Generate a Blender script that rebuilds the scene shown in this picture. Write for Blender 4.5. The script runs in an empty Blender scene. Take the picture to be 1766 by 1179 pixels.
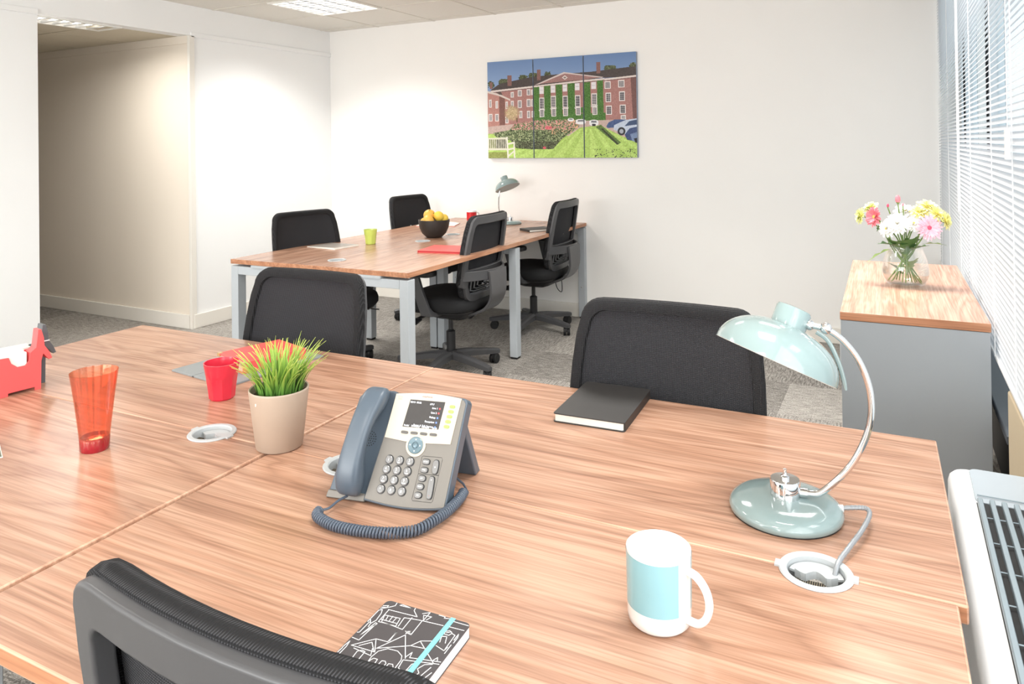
import bpy, math, random
import numpy as np
from mathutils import Vector, Matrix
random.seed(7)
C = bpy.context.scene.collection
S = bpy.context.scene
PI = math.pi

# ------------------------------------------------------------------ camera
cam_d = bpy.data.cameras.new('camera')
cam = bpy.data.objects.new('camera', cam_d); C.objects.link(cam); S.camera = cam
cam_d.sensor_fit = 'HORIZONTAL'; cam_d.sensor_width = 36.0
cam_d.lens = 1262.53 / 1766 * 36.0
cam_d.shift_x = 0.0; cam_d.shift_y = -(589.5 - 239.07) / 1766
cam_d.clip_start = 0.02
Rv = Vector((0.88653159, 0.46246644, -0.01365773)); Uv = Vector((0.0158796976, -0.000912182748, 0.999873494))
Dv = Vector((-0.46239548, 0.88663632, 0.00815251))
m = Matrix((Rv, Uv, -Dv)).transposed().to_4x4(); m.translation = (0, 0, 1.3403)
cam.matrix_world = m

# ------------------------------------------------------------------ world, exposure, ceiling lights
w = bpy.data.worlds.new('sky'); S.world = w; w.use_nodes = True
bg = w.node_tree.nodes['Background']; bg.inputs[0].default_value = (0.97, 0.985, 1.0, 1); bg.inputs[1].default_value = 1.4
S.view_settings.view_transform = 'Standard'; S.view_settings.look = 'None'
S.view_settings.gamma = 1.0; S.view_settings.use_curve_mapping = False
S.view_settings.exposure = 0.2
def area_light(name, loc, rot, sx, sy, watts):     # soft area lamp at a window; the front one is added fill
    l = bpy.data.lights.new(name, 'AREA'); l.shape = 'RECTANGLE'; l.size = sx; l.size_y = sy; l.energy = watts; l.color = (1, .99, .98)
    o = bpy.data.objects.new(name, l); C.objects.link(o); o.location = loc; o.rotation_euler = rot
area_light('front_fill', (-2.25, -2.98, 1.5), (PI / 2, 0, 0), 3.6, 1.35, 122)  # fill light added behind the camera to brighten the walls
area_light('daylight_side', (.33, -.85, 1.5), (PI / 2, 0, PI / 2), 3.6, 1.5, 40)
CEIL_W = 18.0          # watts of each ceiling luminaire out of the frame
TUBE = 5.0             # brightness of the luminaire tubes in the frame

# ------------------------------------------------------------------ helpers
def lin(c):
    c = c / 255.0
    return c / 12.92 if c <= 0.04045 else ((c + 0.055) / 1.055) ** 2.4
def rgb(r, g, b): return (lin(r), lin(g), lin(b), 1)

def mat(name, col, rough=0.5, metal=0.0, spec=0.5, coat=0.0, trans=0.0, noise=None, bump=None, emit=None, sub=0.0):
    """noise=(scale, amount) colour variation; bump=(scale, strength, distance)."""
    M = bpy.data.materials.new(name); M.use_nodes = True
    nt = M.node_tree; b = nt.nodes['Principled BSDF']
    b.inputs['Base Color'].default_value = col; b.inputs['Roughness'].default_value = rough
    b.inputs['Metallic'].default_value = metal; b.inputs['Specular IOR Level'].default_value = spec
    b.inputs['Coat Weight'].default_value = coat
    if coat: b.inputs['Coat Roughness'].default_value = 0.08
    if sub:
        b.inputs['Subsurface Weight'].default_value = sub; b.inputs['Subsurface Radius'].default_value = (.01, .006, .004)
    if emit:
        b.inputs['Emission Color'].default_value = emit[0]; b.inputs['Emission Strength'].default_value = emit[1]
    tc = nt.nodes.new('ShaderNodeTexCoord')
    if noise:
        n = nt.nodes.new('ShaderNodeTexNoise'); n.inputs['Scale'].default_value = noise[0]; n.inputs['Detail'].default_value = 4
        nt.links.new(tc.outputs['Object'], n.inputs['Vector'])
        mx = nt.nodes.new('ShaderNodeMix'); mx.data_type = 'RGBA'
        lo = tuple(c * (1 - noise[1]) for c in col[:3]) + (1,); hi = tuple(min(1, c * (1 + noise[1])) for c in col[:3]) + (1,)
        mx.inputs['A'].default_value = lo; mx.inputs['B'].default_value = hi
        nt.links.new(n.outputs['Fac'], mx.inputs['Factor']); nt.links.new(mx.outputs['Result'], b.inputs['Base Color'])
    if bump:
        n = nt.nodes.new('ShaderNodeTexNoise'); n.inputs['Scale'].default_value = bump[0]; n.inputs['Detail'].default_value = 3
        nt.links.new(tc.outputs['Object'], n.inputs['Vector'])
        bp = nt.nodes.new('ShaderNodeBump'); bp.inputs['Strength'].default_value = bump[1]; bp.inputs['Distance'].default_value = bump[2]
        nt.links.new(n.outputs['Fac'], bp.inputs['Height']); nt.links.new(bp.outputs['Normal'], b.inputs['Normal'])
    return M

def wood(name, light, mid, dark, rough=0.27, axis=0):
    """Walnut laminate, grain along local x (axis 0) or y (axis 1)."""
    M = bpy.data.materials.new(name); M.use_nodes = True
    nt = M.node_tree; b = nt.nodes['Principled BSDF']; N = nt.nodes.new; Lk = nt.links.new
    tc = N('ShaderNodeTexCoord'); oi = N('ShaderNodeObjectInfo')
    sc = N('ShaderNodeVectorMath'); sc.operation = 'SCALE'; sc.inputs[0].default_value = (37., 23., 0); Lk(oi.outputs['Random'], sc.inputs['Scale'])
    ad = N('ShaderNodeVectorMath'); ad.operation = 'ADD'; Lk(tc.outputs['Object'], ad.inputs[0]); Lk(sc.outputs[0], ad.inputs[1])
    def noise(lng, crs, detail, dist, rgh=.55):
        mp = N('ShaderNodeMapping'); mp.inputs['Scale'].default_value = (lng, crs, crs) if axis == 0 else (crs, lng, crs)
        Lk(ad.outputs[0], mp.inputs['Vector'])
        n = N('ShaderNodeTexNoise'); n.inputs['Scale'].default_value = 1; n.inputs['Detail'].default_value = detail
        n.inputs['Distortion'].default_value = dist; n.inputs['Roughness'].default_value = rgh
        Lk(mp.outputs[0], n.inputs['Vector']); return n.outputs['Fac']
    a = noise(.9, 6.5, 3, .9); c = noise(1.0, 46, 5, .6, .62); f = noise(5, 220, 2, .0)
    # rings: fold the broad noise into bands
    ml = N('ShaderNodeMath'); ml.operation = 'MULTIPLY'; ml.inputs[1].default_value = 13.0; Lk(a, ml.inputs[0])
    pp = N('ShaderNodeMath'); pp.operation = 'PINGPONG'; pp.inputs[1].default_value = 1.0; Lk(ml.outputs[0], pp.inputs[0])
    r1 = N('ShaderNodeValToRGB'); r1.color_ramp.elements[0].color = light; r1.color_ramp.elements[1].color = mid
    r1.color_ramp.elements[0].position = .1; r1.color_ramp.elements[1].position = .72; e9 = r1.color_ramp.elements.new(1.0); e9.color = tuple(.72 * a_ + .28 * b_ for a_, b_ in zip(mid, dark)); Lk(pp.outputs[0], r1.inputs[0])
    r2 = N('ShaderNodeValToRGB'); r2.color_ramp.elements[0].color = (1, 1, 1, 1); r2.color_ramp.elements[1].color = (0, 0, 0, 1)
    r2.color_ramp.elements[0].position = .30; r2.color_ramp.elements[1].position = .50; Lk(c, r2.inputs[0])
    m0 = N('ShaderNodeMath'); m0.operation = 'MULTIPLY'; m0.inputs[1].default_value = .45; Lk(r2.outputs[0], m0.inputs[0])
    m1 = N('ShaderNodeMix'); m1.data_type = 'RGBA'; Lk(m0.outputs[0], m1.inputs['Factor']); Lk(r1.outputs[0], m1.inputs['A']); m1.inputs['B'].default_value = dark
    r3 = N('ShaderNodeValToRGB'); r3.color_ramp.elements[0].color = (.80, .78, .76, 1); r3.color_ramp.elements[1].color = (1.06, 1.06, 1.06, 1)
    r3.color_ramp.elements[0].position = .35; r3.color_ramp.elements[1].position = .6; Lk(f, r3.inputs[0])
    m2 = N('ShaderNodeMix'); m2.data_type = 'RGBA'; m2.blend_type = 'MULTIPLY'; m2.inputs['Factor'].default_value = 1
    Lk(m1.outputs['Result'], m2.inputs['A']); Lk(r3.outputs[0], m2.inputs['B'])
    Lk(m2.outputs['Result'], b.inputs['Base Color'])
    b.inputs['Roughness'].default_value = rough; b.inputs['Specular IOR Level'].default_value = .5
    return M

def glassy(name, tint, gloss=1.0, rough=0.02, base=.06, edge=.5):
    """Thin clear sheet: tinted transparency plus a facing-dependent gloss."""
    M = bpy.data.materials.new(name); M.use_nodes = True; nt = M.node_tree; nt.nodes.clear(); N = nt.nodes.new
    o = N('ShaderNodeOutputMaterial'); t = N('ShaderNodeBsdfTransparent'); g = N('ShaderNodeBsdfGlossy'); mx = N('ShaderNodeMixShader')
    t.inputs[0].default_value = tint; g.inputs[0].default_value = (gloss, gloss, gloss, 1); g.inputs['Roughness'].default_value = rough
    lw = N('ShaderNodeLayerWeight'); lw.inputs[0].default_value = .35
    mr = N('ShaderNodeMapRange'); mr.inputs['To Min'].default_value = base; mr.inputs['To Max'].default_value = edge
    nt.links.new(lw.outputs['Facing'], mr.inputs['Value']); nt.links.new(mr.outputs[0], mx.inputs[0])
    nt.links.new(t.outputs[0], mx.inputs[1]); nt.links.new(g.outputs[0], mx.inputs[2]); nt.links.new(mx.outputs[0], o.inputs[0])
    return M

class MB:
    def __init__(s): s.v = []; s.f = []; s.mi = []
    def add(s, V, F, mi=0, M=None):
        o = len(s.v)
        s.v += [tuple(M @ Vector(v)) if M else tuple(v) for v in V]
        s.f += [tuple(i + o for i in f) for f in F]; s.mi += [mi] * len(F); return s
    def box(s, x0, x1, y0, y1, z0, z1, mi=0, M=None):
        V = [(x, y, z) for z in (z0, z1) for y in (y0, y1) for x in (x0, x1)]
        return s.add(V, [(0, 2, 3, 1), (4, 5, 7, 6), (0, 1, 5, 4), (2, 6, 7, 3), (0, 4, 6, 2), (1, 3, 7, 5)], mi, M)
    def prism(s, P, z0, z1, mi=0, M=None, axis='z'):
        n = len(P)
        def q(p, z): return (p[0], p[1], z) if axis == 'z' else ((p[0], z, p[1]) if axis == 'y' else (z, p[0], p[1]))
        V = [q(p, z0) for p in P] + [q(p, z1) for p in P]
        F = [tuple(range(n - 1, -1, -1)), tuple(range(n, 2 * n))] + [(i, (i + 1) % n, n + (i + 1) % n, n + i) for i in range(n)]
        return s.add(V, F, mi, M)
    def lathe(s, prof, n=32, mi=0, M=None, close=False):
        V = []; F = []; k = len(prof)
        for r, z in prof:
            for i in range(n):
                a = 2 * PI * i / n; V.append((r * math.cos(a), r * math.sin(a), z))
        for j in range(k - 1 if not close else k):
            for i in range(n):
                a = j * n + i; b = j * n + (i + 1) % n; c = ((j + 1) % k) * n + (i + 1) % n; d = ((j + 1) % k) * n + i
                F.append((a, b, c, d))
        if not close:
            if prof[0][0] > 1e-6: F.append(tuple(range(n - 1, -1, -1)))
            if prof[-1][0] > 1e-6: F.append(tuple(range((k - 1) * n, k * n)))
        return s.add(V, F, mi, M)
    def tube(s, pts, r, n=8, mi=0, M=None, cap=True, flat=1.0):
        pts = [Vector(p) for p in pts]; k = len(pts); rs = r if isinstance(r, (list, tuple)) else [r] * k
        V = []; F = []; t0 = (pts[1] - pts[0]).normalized()
        up = Vector((0, 0, 1)) if abs(t0.z) < .9 else Vector((0, 1, 0))
        u = t0.cross(up).normalized()
        for j in range(k):
            t = (pts[min(j + 1, k - 1)] - pts[max(j - 1, 0)]).normalized()
            u = (u - t * u.dot(t)).normalized(); v = t.cross(u)
            for i in range(n):
                a = 2 * PI * i / n; V.append(pts[j] + u * (rs[j] * math.cos(a)) + v * (rs[j] * flat * math.sin(a)))
        for j in range(k - 1):
            for i in range(n):
                F.append((j * n + i, j * n + (i + 1) % n, (j + 1) * n + (i + 1) % n, (j + 1) * n + i))
        if cap: F += [tuple(range(n - 1, -1, -1)), tuple(range((k - 1) * n, k * n))]
        return s.add(V, F, mi, M)
    def loft(s, secs, mi=0, M=None, cap=True, closed=True):
        n = len(secs[0]); k = len(secs); V = [p for q in secs for p in q]; F = []
        for j in range(k - 1):
            for i in range(n if closed else n - 1):
                F.append((j * n + i, j * n + (i + 1) % n, (j + 1) * n + (i + 1) % n, (j + 1) * n + i))
        if cap and closed: F += [tuple(range(n - 1, -1, -1)), tuple(range((k - 1) * n, k * n))]
        return s.add(V, F, mi, M)
    def ell(s, c, r, n=16, k=10, mi=0, M=None):
        T = Matrix.Translation(c) @ Matrix.Diagonal((*r, 1))
        prof = [(math.sin(PI * j / k), -math.cos(PI * j / k)) for j in range(k + 1)]
        prof[0] = (1e-4, -1); prof[-1] = (1e-4, 1)
        return s.lathe(prof, n, mi, (M @ T) if M else T)
    def mesh(s, name, ang=35, flip=False):
        me = bpy.data.meshes.new(name); me.from_pydata(s.v, [], s.f); me.update()
        if any(s.mi): me.polygons.foreach_set('material_index', s.mi)
        import bmesh
        b = bmesh.new(); b.from_mesh(me); bmesh.ops.recalc_face_normals(b, faces=b.faces); b.to_mesh(me); b.free()
        me.shade_smooth(); me.set_sharp_from_angle(angle=math.radians(ang)); return me

def obj(name, mb, mats, parent=None, loc=(0, 0, 0), rot=(0, 0, 0), bevel=0, seg=2, ang=35, solid=0, sub=0):
    me = mb.mesh(name, ang) if isinstance(mb, MB) else mb
    if isinstance(mb, MB):
        for M in (mats if isinstance(mats, (list, tuple)) else [mats]): me.materials.append(M)
    o = bpy.data.objects.new(name, me); C.objects.link(o); o.location = loc; o.rotation_euler = rot
    if parent: o.parent = parent
    if solid:
        d = o.modifiers.new('solid', 'SOLIDIFY'); d.thickness = solid; d.offset = 0
    if bevel:
        d = o.modifiers.new('bevel', 'BEVEL'); d.width = bevel; d.segments = seg; d.limit_method = 'ANGLE'; d.angle_limit = math.radians(40)
        d.harden_normals = True
    if sub:
        d = o.modifiers.new('sub', 'SUBSURF'); d.levels = sub; d.render_levels = sub
    return o
def tag(o, label, cat, group=None):
    o['label'] = label; o['category'] = cat
    if group: o['group'] = group
    return o
def thing(name, label, cat, loc=(0, 0, 0), rz=0, group=None):
    o = bpy.data.objects.new(name, None); C.objects.link(o); o.location = loc; o.rotation_euler = (0, 0, rz)
    o.empty_display_size = .05
    return tag(o, label, cat, group)
def struct(name, mb, M, parent=None, **k):
    o = obj(name, mb, M, parent, **k)
    if not parent: o['kind'] = 'structure'
    return o
def copy_tree(o, parent=None):
    c = o.copy(); C.objects.link(c); c.parent = parent
    for ch in list(o.children): copy_tree(ch, c)
    return c
def dup(o, label, loc, rz, group=None):
    c = copy_tree(o); c.location = loc; c.rotation_euler = (0, 0, rz); c['label'] = label
    if group: c['group'] = group
    return c
def text(name, body, size, M, parent, loc, rot=(0, 0, 0), align='CENTER', ext=0.0001):
    cu = bpy.data.curves.new(name, 'FONT'); cu.body = body; cu.size = size; cu.align_x = align; cu.align_y = 'CENTER'; cu.extrude = ext
    cu.resolution_u = 3
    t = bpy.data.objects.new(name, cu); C.objects.link(t)
    bpy.context.view_layer.update()
    me = bpy.data.meshes.new_from_object(t.evaluated_get(bpy.context.evaluated_depsgraph_get()))
    bpy.data.objects.remove(t); bpy.data.curves.remove(cu)
    me.materials.clear(); me.materials.append(M); me.name = name
    o = bpy.data.objects.new(name, me); C.objects.link(o); o.location = loc; o.rotation_euler = rot; o.parent = parent
    return o
def rrect(x0, x1, y0, y1, r, n=5):
    P = []
    for cx, cy, a0 in ((x1 - r, y1 - r, 0), (x0 + r, y1 - r, 90), (x0 + r, y0 + r, 180), (x1 - r, y0 + r, 270)):
        for i in range(n + 1):
            a = math.radians(a0 + 90 * i / n); P.append((cx + r * math.cos(a), cy + r * math.sin(a)))
    return P
def smooth_pts(P, n=6):
    P = [Vector(p) for p in P]; out = []
    for i in range(len(P) - 1):
        a, b, c, d = P[max(i - 1, 0)], P[i], P[i + 1], P[min(i + 2, len(P) - 1)]
        for j in range(n):
            t = j / n
            out.append(.5 * ((2 * b) + (c - a) * t + (2 * a - 5 * b + 4 * c - d) * t * t + (3 * b - a - 3 * c + d) * t ** 3))
    return out + [P[-1]]

# ------------------------------------------------------------------ materials
WALL = mat('wall_paint', rgb(249, 247, 244), .85, noise=(3, .015))
WALL_COOL = mat('wall_paint_cool', rgb(247, 248, 248), .85, noise=(3, .015))
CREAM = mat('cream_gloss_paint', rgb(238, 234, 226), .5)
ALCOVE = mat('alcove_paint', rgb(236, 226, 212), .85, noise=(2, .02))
CEILM = mat('ceiling_tile', rgb(232, 228, 220), .95, noise=(160, .04), bump=(220, .25, .002))
CEILB = mat('ceiling_grid', rgb(225, 220, 210), .6)
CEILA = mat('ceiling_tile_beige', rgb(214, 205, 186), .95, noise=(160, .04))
WOOD = wood('walnut_laminate', rgb(192, 152, 128), rgb(178, 136, 112), rgb(118, 82, 64))
WOODY = wood('walnut_laminate_depthwise', rgb(206, 168, 146), rgb(194, 152, 130), rgb(160, 116, 94), axis=1)
EDGEL = wood('walnut_edge_pale_lit', rgb(214, 174, 148), rgb(200, 156, 130), rgb(164, 118, 92), rough=.4)  # pale edge band, lightened further for light falling on seam and end sides
EDGE = wood('walnut_edge', rgb(196, 142, 108), rgb(180, 124, 90), rgb(140, 92, 64), rough=.4)
SILVER = mat('silver_powder_coat', rgb(180, 186, 191), .45, .0, noise=(40, .03))
GREYP = mat('grey_panel', rgb(158, 163, 168), .5, noise=(8, .02))
BLACKP = mat('black_plastic', rgb(34, 34, 36), .42, noise=(30, .1))
CHARC = mat('charcoal_plastic', rgb(74, 74, 76), .38, noise=(20, .06), bump=(900, .08, .0005))
SEATF = mat('black_seat_fabric', rgb(28, 28, 30), .9, noise=(300, .25), bump=(700, .3, .001))
RUBBER = mat('dark_rubber', rgb(22, 22, 23), .6, noise=(50, .1))
CHROME = mat('chrome', rgb(225, 225, 226), .07, 1.0, noise=(4, .02))
GROM = mat('light_grey_plastic', rgb(186, 190, 192), .38, noise=(12, .02))
WHITE = mat('white_plastic', rgb(244, 244, 244), .3, noise=(6, .01))
PAPER = mat('paper', rgb(246, 243, 234), .9, noise=(60, .03))

def weave_mat(name, lo, hi, k, alpha=0.0):
    M = bpy.data.materials.new(name); M.use_nodes = True; nt = M.node_tree; b = nt.nodes['Principled BSDF']; N = nt.nodes.new; Lk = nt.links.new
    tc = N('ShaderNodeTexCoord'); sp = N('ShaderNodeSeparateXYZ'); Lk(tc.outputs['Object'], sp.inputs[0])
    def comb(op):
        a = N('ShaderNodeMath'); a.operation = op; Lk(sp.outputs['X'], a.inputs[0]); Lk(sp.outputs['Z'], a.inputs[1])
        mm = N('ShaderNodeMath'); mm.operation = 'MULTIPLY'; mm.inputs[1].default_value = k; Lk(a.outputs[0], mm.inputs[0])
        sn = N('ShaderNodeMath'); sn.operation = 'SINE'; Lk(mm.outputs[0], sn.inputs[0]); return sn.outputs[0]
    p = N('ShaderNodeMath'); p.operation = 'MULTIPLY'; Lk(comb('ADD'), p.inputs[0]); Lk(comb('SUBTRACT'), p.inputs[1])
    r = N('ShaderNodeValToRGB'); r.color_ramp.elements[0].position = .30; r.color_ramp.elements[1].position = .75
    r.color_ramp.elements[0].color = lo; r.color_ramp.elements[1].color = hi; Lk(p.outputs[0], r.inputs[0]); Lk(r.outputs[0], b.inputs['Base Color'])
    bp = N('ShaderNodeBump'); bp.inputs['Strength'].default_value = .6; bp.inputs['Distance'].default_value = .001; Lk(p.outputs[0], bp.inputs['Height']); Lk(bp.outputs[0], b.inputs['Normal'])
    b.inputs['Roughness'].default_value = .8; b.inputs['Specular IOR Level'].default_value = .3
    b.inputs['Alpha'].default_value = 1 - alpha
    return M
MESHF = weave_mat('chair_mesh', rgb(34, 34, 37), rgb(84, 84, 89), 2 * PI / .0064, 0)
MESHB = weave_mat('chair_mesh_border', rgb(26, 26, 28), rgb(64, 64, 67), 2 * PI / .0064)

def carpet_mat():
    M = bpy.data.materials.new('loop_carpet'); M.use_nodes = True; nt = M.node_tree; b = nt.nodes['Principled BSDF']; N = nt.nodes.new; Lk = nt.links.new
    tc = N('ShaderNodeTexCoord'); n = N('ShaderNodeTexNoise'); n.inputs['Scale'].default_value = 150; n.inputs['Detail'].default_value = 3
    Lk(tc.outputs['Object'], n.inputs['Vector'])
    mp = N('ShaderNodeMapping'); mp.inputs['Scale'].default_value = (18, 120, 60); Lk(tc.outputs['Object'], mp.inputs['Vector'])
    s = N('ShaderNodeTexNoise'); s.inputs['Scale'].default_value = 1; s.inputs['Detail'].default_value = 2; Lk(mp.outputs[0], s.inputs['Vector'])
    a = N('ShaderNodeMath'); a.operation = 'ADD'; Lk(n.outputs['Fac'], a.inputs[0]); Lk(s.outputs['Fac'], a.inputs[1])
    oi = N('ShaderNodeObjectInfo'); rr = N('ShaderNodeMapRange'); rr.inputs['To Min'].default_value = -.10; rr.inputs['To Max'].default_value = .10; Lk(oi.outputs['Random'], rr.inputs['Value'])
    a2 = N('ShaderNodeMath'); a2.operation = 'ADD'; Lk(a.outputs[0], a2.inputs[0]); Lk(rr.outputs[0], a2.inputs[1])
    r = N('ShaderNodeValToRGB'); e = r.color_ramp.elements; e[0].position = .36; e[0].color = rgb(98, 94, 90); e[1].position = .66; e[1].color = rgb(190, 185, 178)
    h = N('ShaderNodeMath'); h.operation = 'MULTIPLY'; h.inputs[1].default_value = .5; Lk(a2.outputs[0], h.inputs[0]); Lk(h.outputs[0], r.inputs[0]); Lk(r.outputs[0], b.inputs['Base Color'])
    bp = N('ShaderNodeBump'); bp.inputs['Strength'].default_value = .8; bp.inputs['Distance'].default_value = .004; Lk(a.outputs[0], bp.inputs['Height']); Lk(bp.outputs[0], b.inputs['Normal'])
    b.inputs['Roughness'].default_value = .95; b.inputs['Specular IOR Level'].default_value = .1
    return M
CARPET = carpet_mat()

def blind_mat():
    M = bpy.data.materials.new('white_slat'); M.use_nodes = True; nt = M.node_tree; b = nt.nodes['Principled BSDF']; N = nt.nodes.new
    b.inputs['Base Color'].default_value = rgb(214, 217, 221); b.inputs['Roughness'].default_value = .35
    t = N('ShaderNodeBsdfTranslucent'); t.inputs[0].default_value = rgb(235, 238, 242); mx = N('ShaderNodeMixShader'); mx.inputs[0].default_value = .16
    nt.links.new(b.outputs[0], mx.inputs[1]); nt.links.new(t.outputs[0], mx.inputs[2]); nt.links.new(mx.outputs[0], nt.nodes['Material Output'].inputs[0])
    return M
SLAT = blind_mat()

# ------------------------------------------------------------------ room shell
XL, YB, ZC = -4.655, 5.276, 2.41
XW = 0.244            # plane of the window blinds
YA, YO = 3.74, 2.64   # far and near edge of the opening in the left wall
ZA = 2.19             # head of the opening
fl = struct('floor', MB().box(-8.2, .6, -3.1, YB + .15, -.15, -.012), CARPET)
tile = MB().box(-.2496, .2496, -.2496, .2496, -.012, 0).mesh('carpet_tile'); tile.materials.append(CARPET)
k = 0
for i in range(-17, 1):
    for j in range(0, 11):
        x, y = .22 + i * .5, .05 + j * .5
        if y > YB - .2 or (x < XL - .2 and not (2.2 < y < 4.0)): continue
        o = obj('carpet_tile', tile, None, fl, (x, y, 0), (0, 0, (k % 2) * PI / 2)); k += 1
    k += 1

ce = struct('ceiling', MB().box(XL, .6, -3.1, YB + .12, ZC + .03, ZC + .12), CEILM)
ctile = MB().box(-.294, .294, -.294, .294, ZC + .004, ZC + .02).mesh('ceiling_tile'); ctile.materials.append(CEILM)
LIGHTS = {(0, 0), (1, -5), (6, -5), (4, -2), (6, -2), (1, -9), (5, -9)}
g = MB()
for i in range(-1, 9):
    for j in range(-11, 3):
        x, y = -3.79 + i * .6, 4.25 + j * .6
        if (i, j) in LIGHTS: continue
        x0, x1 = max(x - .294, XL), min(x + .294, .4); y0, y1 = y - .294, min(y + .294, YB)
        if x1 - x0 < .05 or y1 - y0 < .05: continue
        if j < -4: continue
        if x1 - x0 > .58 and y1 - y0 > .58: obj('ceiling_tile', ctile, None, ce, (x, y, 0))
        else: obj('ceiling_tile', MB().box(x0, x1, y0, y1, ZC + .004, ZC + .02), CEILM, ce)
for i in range(-1, 9): g.box(-4.09 + i * .6 - .01, -4.09 + i * .6 + .01, -3, YB, ZC, ZC + .004)
for j in range(-11, 4): g.box(XL, .4, 3.95 + j * .6 - .01, 3.95 + j * .6 + .01, ZC - .0005, ZC + .0035)
obj('ceiling_grid', g, CEILB, ce)

# left wall with its opening, one continuous mesh
wl = MB()
wl.box(XL - .12, XL, -3.1, YO, 0, ZC + .03); wl.box(XL - .12, XL, YO, YA, ZA, ZC + .03); wl.box(XL - .12, XL, YA, YB + .12, 0, ZC + .03)
struct('wall_left', wl, WALL_COOL)
struct('wall_back', MB().box(XL - .12, .6, YB, YB + .12, 0, ZC + .03), WALL)
struct('wall_front', MB().box(XL - .12, .6, -3.1, -3.0, 0, .75).box(XL - .12, .6, -3.1, -3.0, 2.25, ZC + .03).box(XL - .12, -4.2, -3.1, -3.0, .75, 2.25).box(-.3, .6, -3.1, -3.0, .75, 2.25), WALL)
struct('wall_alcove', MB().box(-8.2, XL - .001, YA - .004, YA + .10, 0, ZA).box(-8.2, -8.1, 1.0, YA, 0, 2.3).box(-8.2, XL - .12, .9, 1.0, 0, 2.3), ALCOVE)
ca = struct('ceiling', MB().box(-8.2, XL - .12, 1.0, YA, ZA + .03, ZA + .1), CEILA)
at_ = MB().box(-.294, .294, -.294, .294, ZA, ZA + .018).mesh('ceiling_tile'); at_.materials.append(CEILA)
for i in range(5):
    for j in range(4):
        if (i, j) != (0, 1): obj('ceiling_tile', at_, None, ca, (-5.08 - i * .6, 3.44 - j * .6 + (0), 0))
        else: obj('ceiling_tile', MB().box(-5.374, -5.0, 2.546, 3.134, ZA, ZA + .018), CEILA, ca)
struct('trim_1', MB().box(XL, XL + .012, -3, YO, ZA - .012, ZA + .024).box(XL, XL + .012, YA, YB, ZA - .012, ZA + .024), WALL_COOL, bevel=.003)
struct('trim_2', MB().box(XL - .014, XL + .012, YA - .016, YA + .03, 0, ZA), CREAM, bevel=.003)     # corner bead at the far side of the opening
struct('trim_3', MB().box(-8.0, XL - .016, YA - .014, YA - .004, ZA - .06, ZA), ALCOVE, bevel=.002)
struct('baseboard_left', MB().box(XL, XL + .016, YA + .005, YB, 0, .105).box(XL, XL + .016, -3, YO, 0, .105), CREAM, bevel=.004)
struct('baseboard_back', MB().box(XL, .25, YB - .016, YB, 0, .105), CREAM, bevel=.004)
struct('baseboard_alcove', MB().box(-8.1, XL - .016, YA - .020, YA - .004, 0, .105), CREAM, bevel=.004)

# right wall: low wall under a long window, sill casing in front of its near half
wr = MB()
wr.box(.36, .6, -3.1, YB, 0, .56); wr.box(.36, .6, -3.1, YB, ZC - .06, ZC + .03)
struct('wall_right', wr, mat('recess_shade', rgb(52, 50, 48), .8, noise=(5, .05)))  # shade of the deep recess put into the wall colour
SILL = mat('window_sill', rgb(72, 76, 82), .4, noise=(5, .01))
struct('trim_4', MB().box(.25, .36, 2.30, YB, .535, .56), SILL, bevel=.004)
BEIGE = mat('beige_casing', rgb(206, 188, 158), .5, noise=(12, .03))
cs = struct('trim_5', MB().box(.250, .36, -3.0, 2.27, .0, .69), BEIGE, bevel=.006)
gm = MB()
for i in range(11):
    for j in range(7):
        gm.box(.2485, .251, 1.62 + i * .05, 1.645 + i * .05, .30 + j * .016, .308 + j * .016)
o = obj('casing_grille', gm, mat('casing_slot', rgb(96, 76, 56), .7, noise=(20, .1)), cs); o['kind'] = 'stuff'
struct('trim_6', MB().box(.262, .36, -3.0, 2.27, .69, .704), mat('dark_sill', rgb(50, 54, 60), .5, noise=(9, .05)))

# windows
FRAME = mat('window_frame', rgb(214, 222, 228), .4, noise=(5, .02)); SEAL = mat('window_seal', rgb(28, 30, 33), .6, noise=(9, .05))
PANE = glassy('window_glass', (.93, .97, .98, 1), base=.04, edge=.35)
def window(name, y0, y1, muls):
    wn = struct(name, MB().box(.37, .44, y0, y1, .56, .62).box(.37, .44, y0, y1, ZC - .12, ZC - .06).box(.37, .44, y0, y0 + .05, .62, ZC - .12).box(.37, .44, y1 - .05, y1, .62, ZC - .12), FRAME)
    ys = [y0 + .05] + list(muls) + [y1 - .05]
    for y in muls:
        obj('mullion', MB().box(.375, .435, y - .03, y + .03, .62, ZC - .12), FRAME, wn)
        obj('mullion_seal', MB().box(.367, .376, y + .012, y + .034, .62, ZC - .12), SEAL, wn)
    for a, b in zip(ys[:-1], ys[1:]):
        obj('pane', MB().box(.403, .407, a + .03 * (a != ys[0]), b - .03 * (b != ys[-1]), .62, ZC - .12), PANE, wn)
window('window_1', 1.45, YB, (2.65, 3.835, 5.02))
window('window_2', -3.0, 1.45, (-1.6, -.1))
w3 = struct('added_window', MB().box(-4.2, -.3, -3.09, -3.03, .75, .81).box(-4.2, -.3, -3.09, -3.03, 2.19, 2.25).box(-4.2, -4.14, -3.09, -3.03, .81, 2.19).box(-.36, -.3, -3.09, -3.03, .81, 2.19), FRAME)  # unseen window, added to house the front fill light
for x in (-2.9, -1.6): obj('mullion', MB().box(x - .03, x + .03, -3.09, -3.03, .81, 2.19), FRAME, w3)
for a, b in ((-4.14, -2.93), (-2.87, -1.63), (-1.57, -.36)): obj('pane', MB().box(a, b, -3.062, -3.058, .81, 2.19), PANE, w3)

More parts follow.
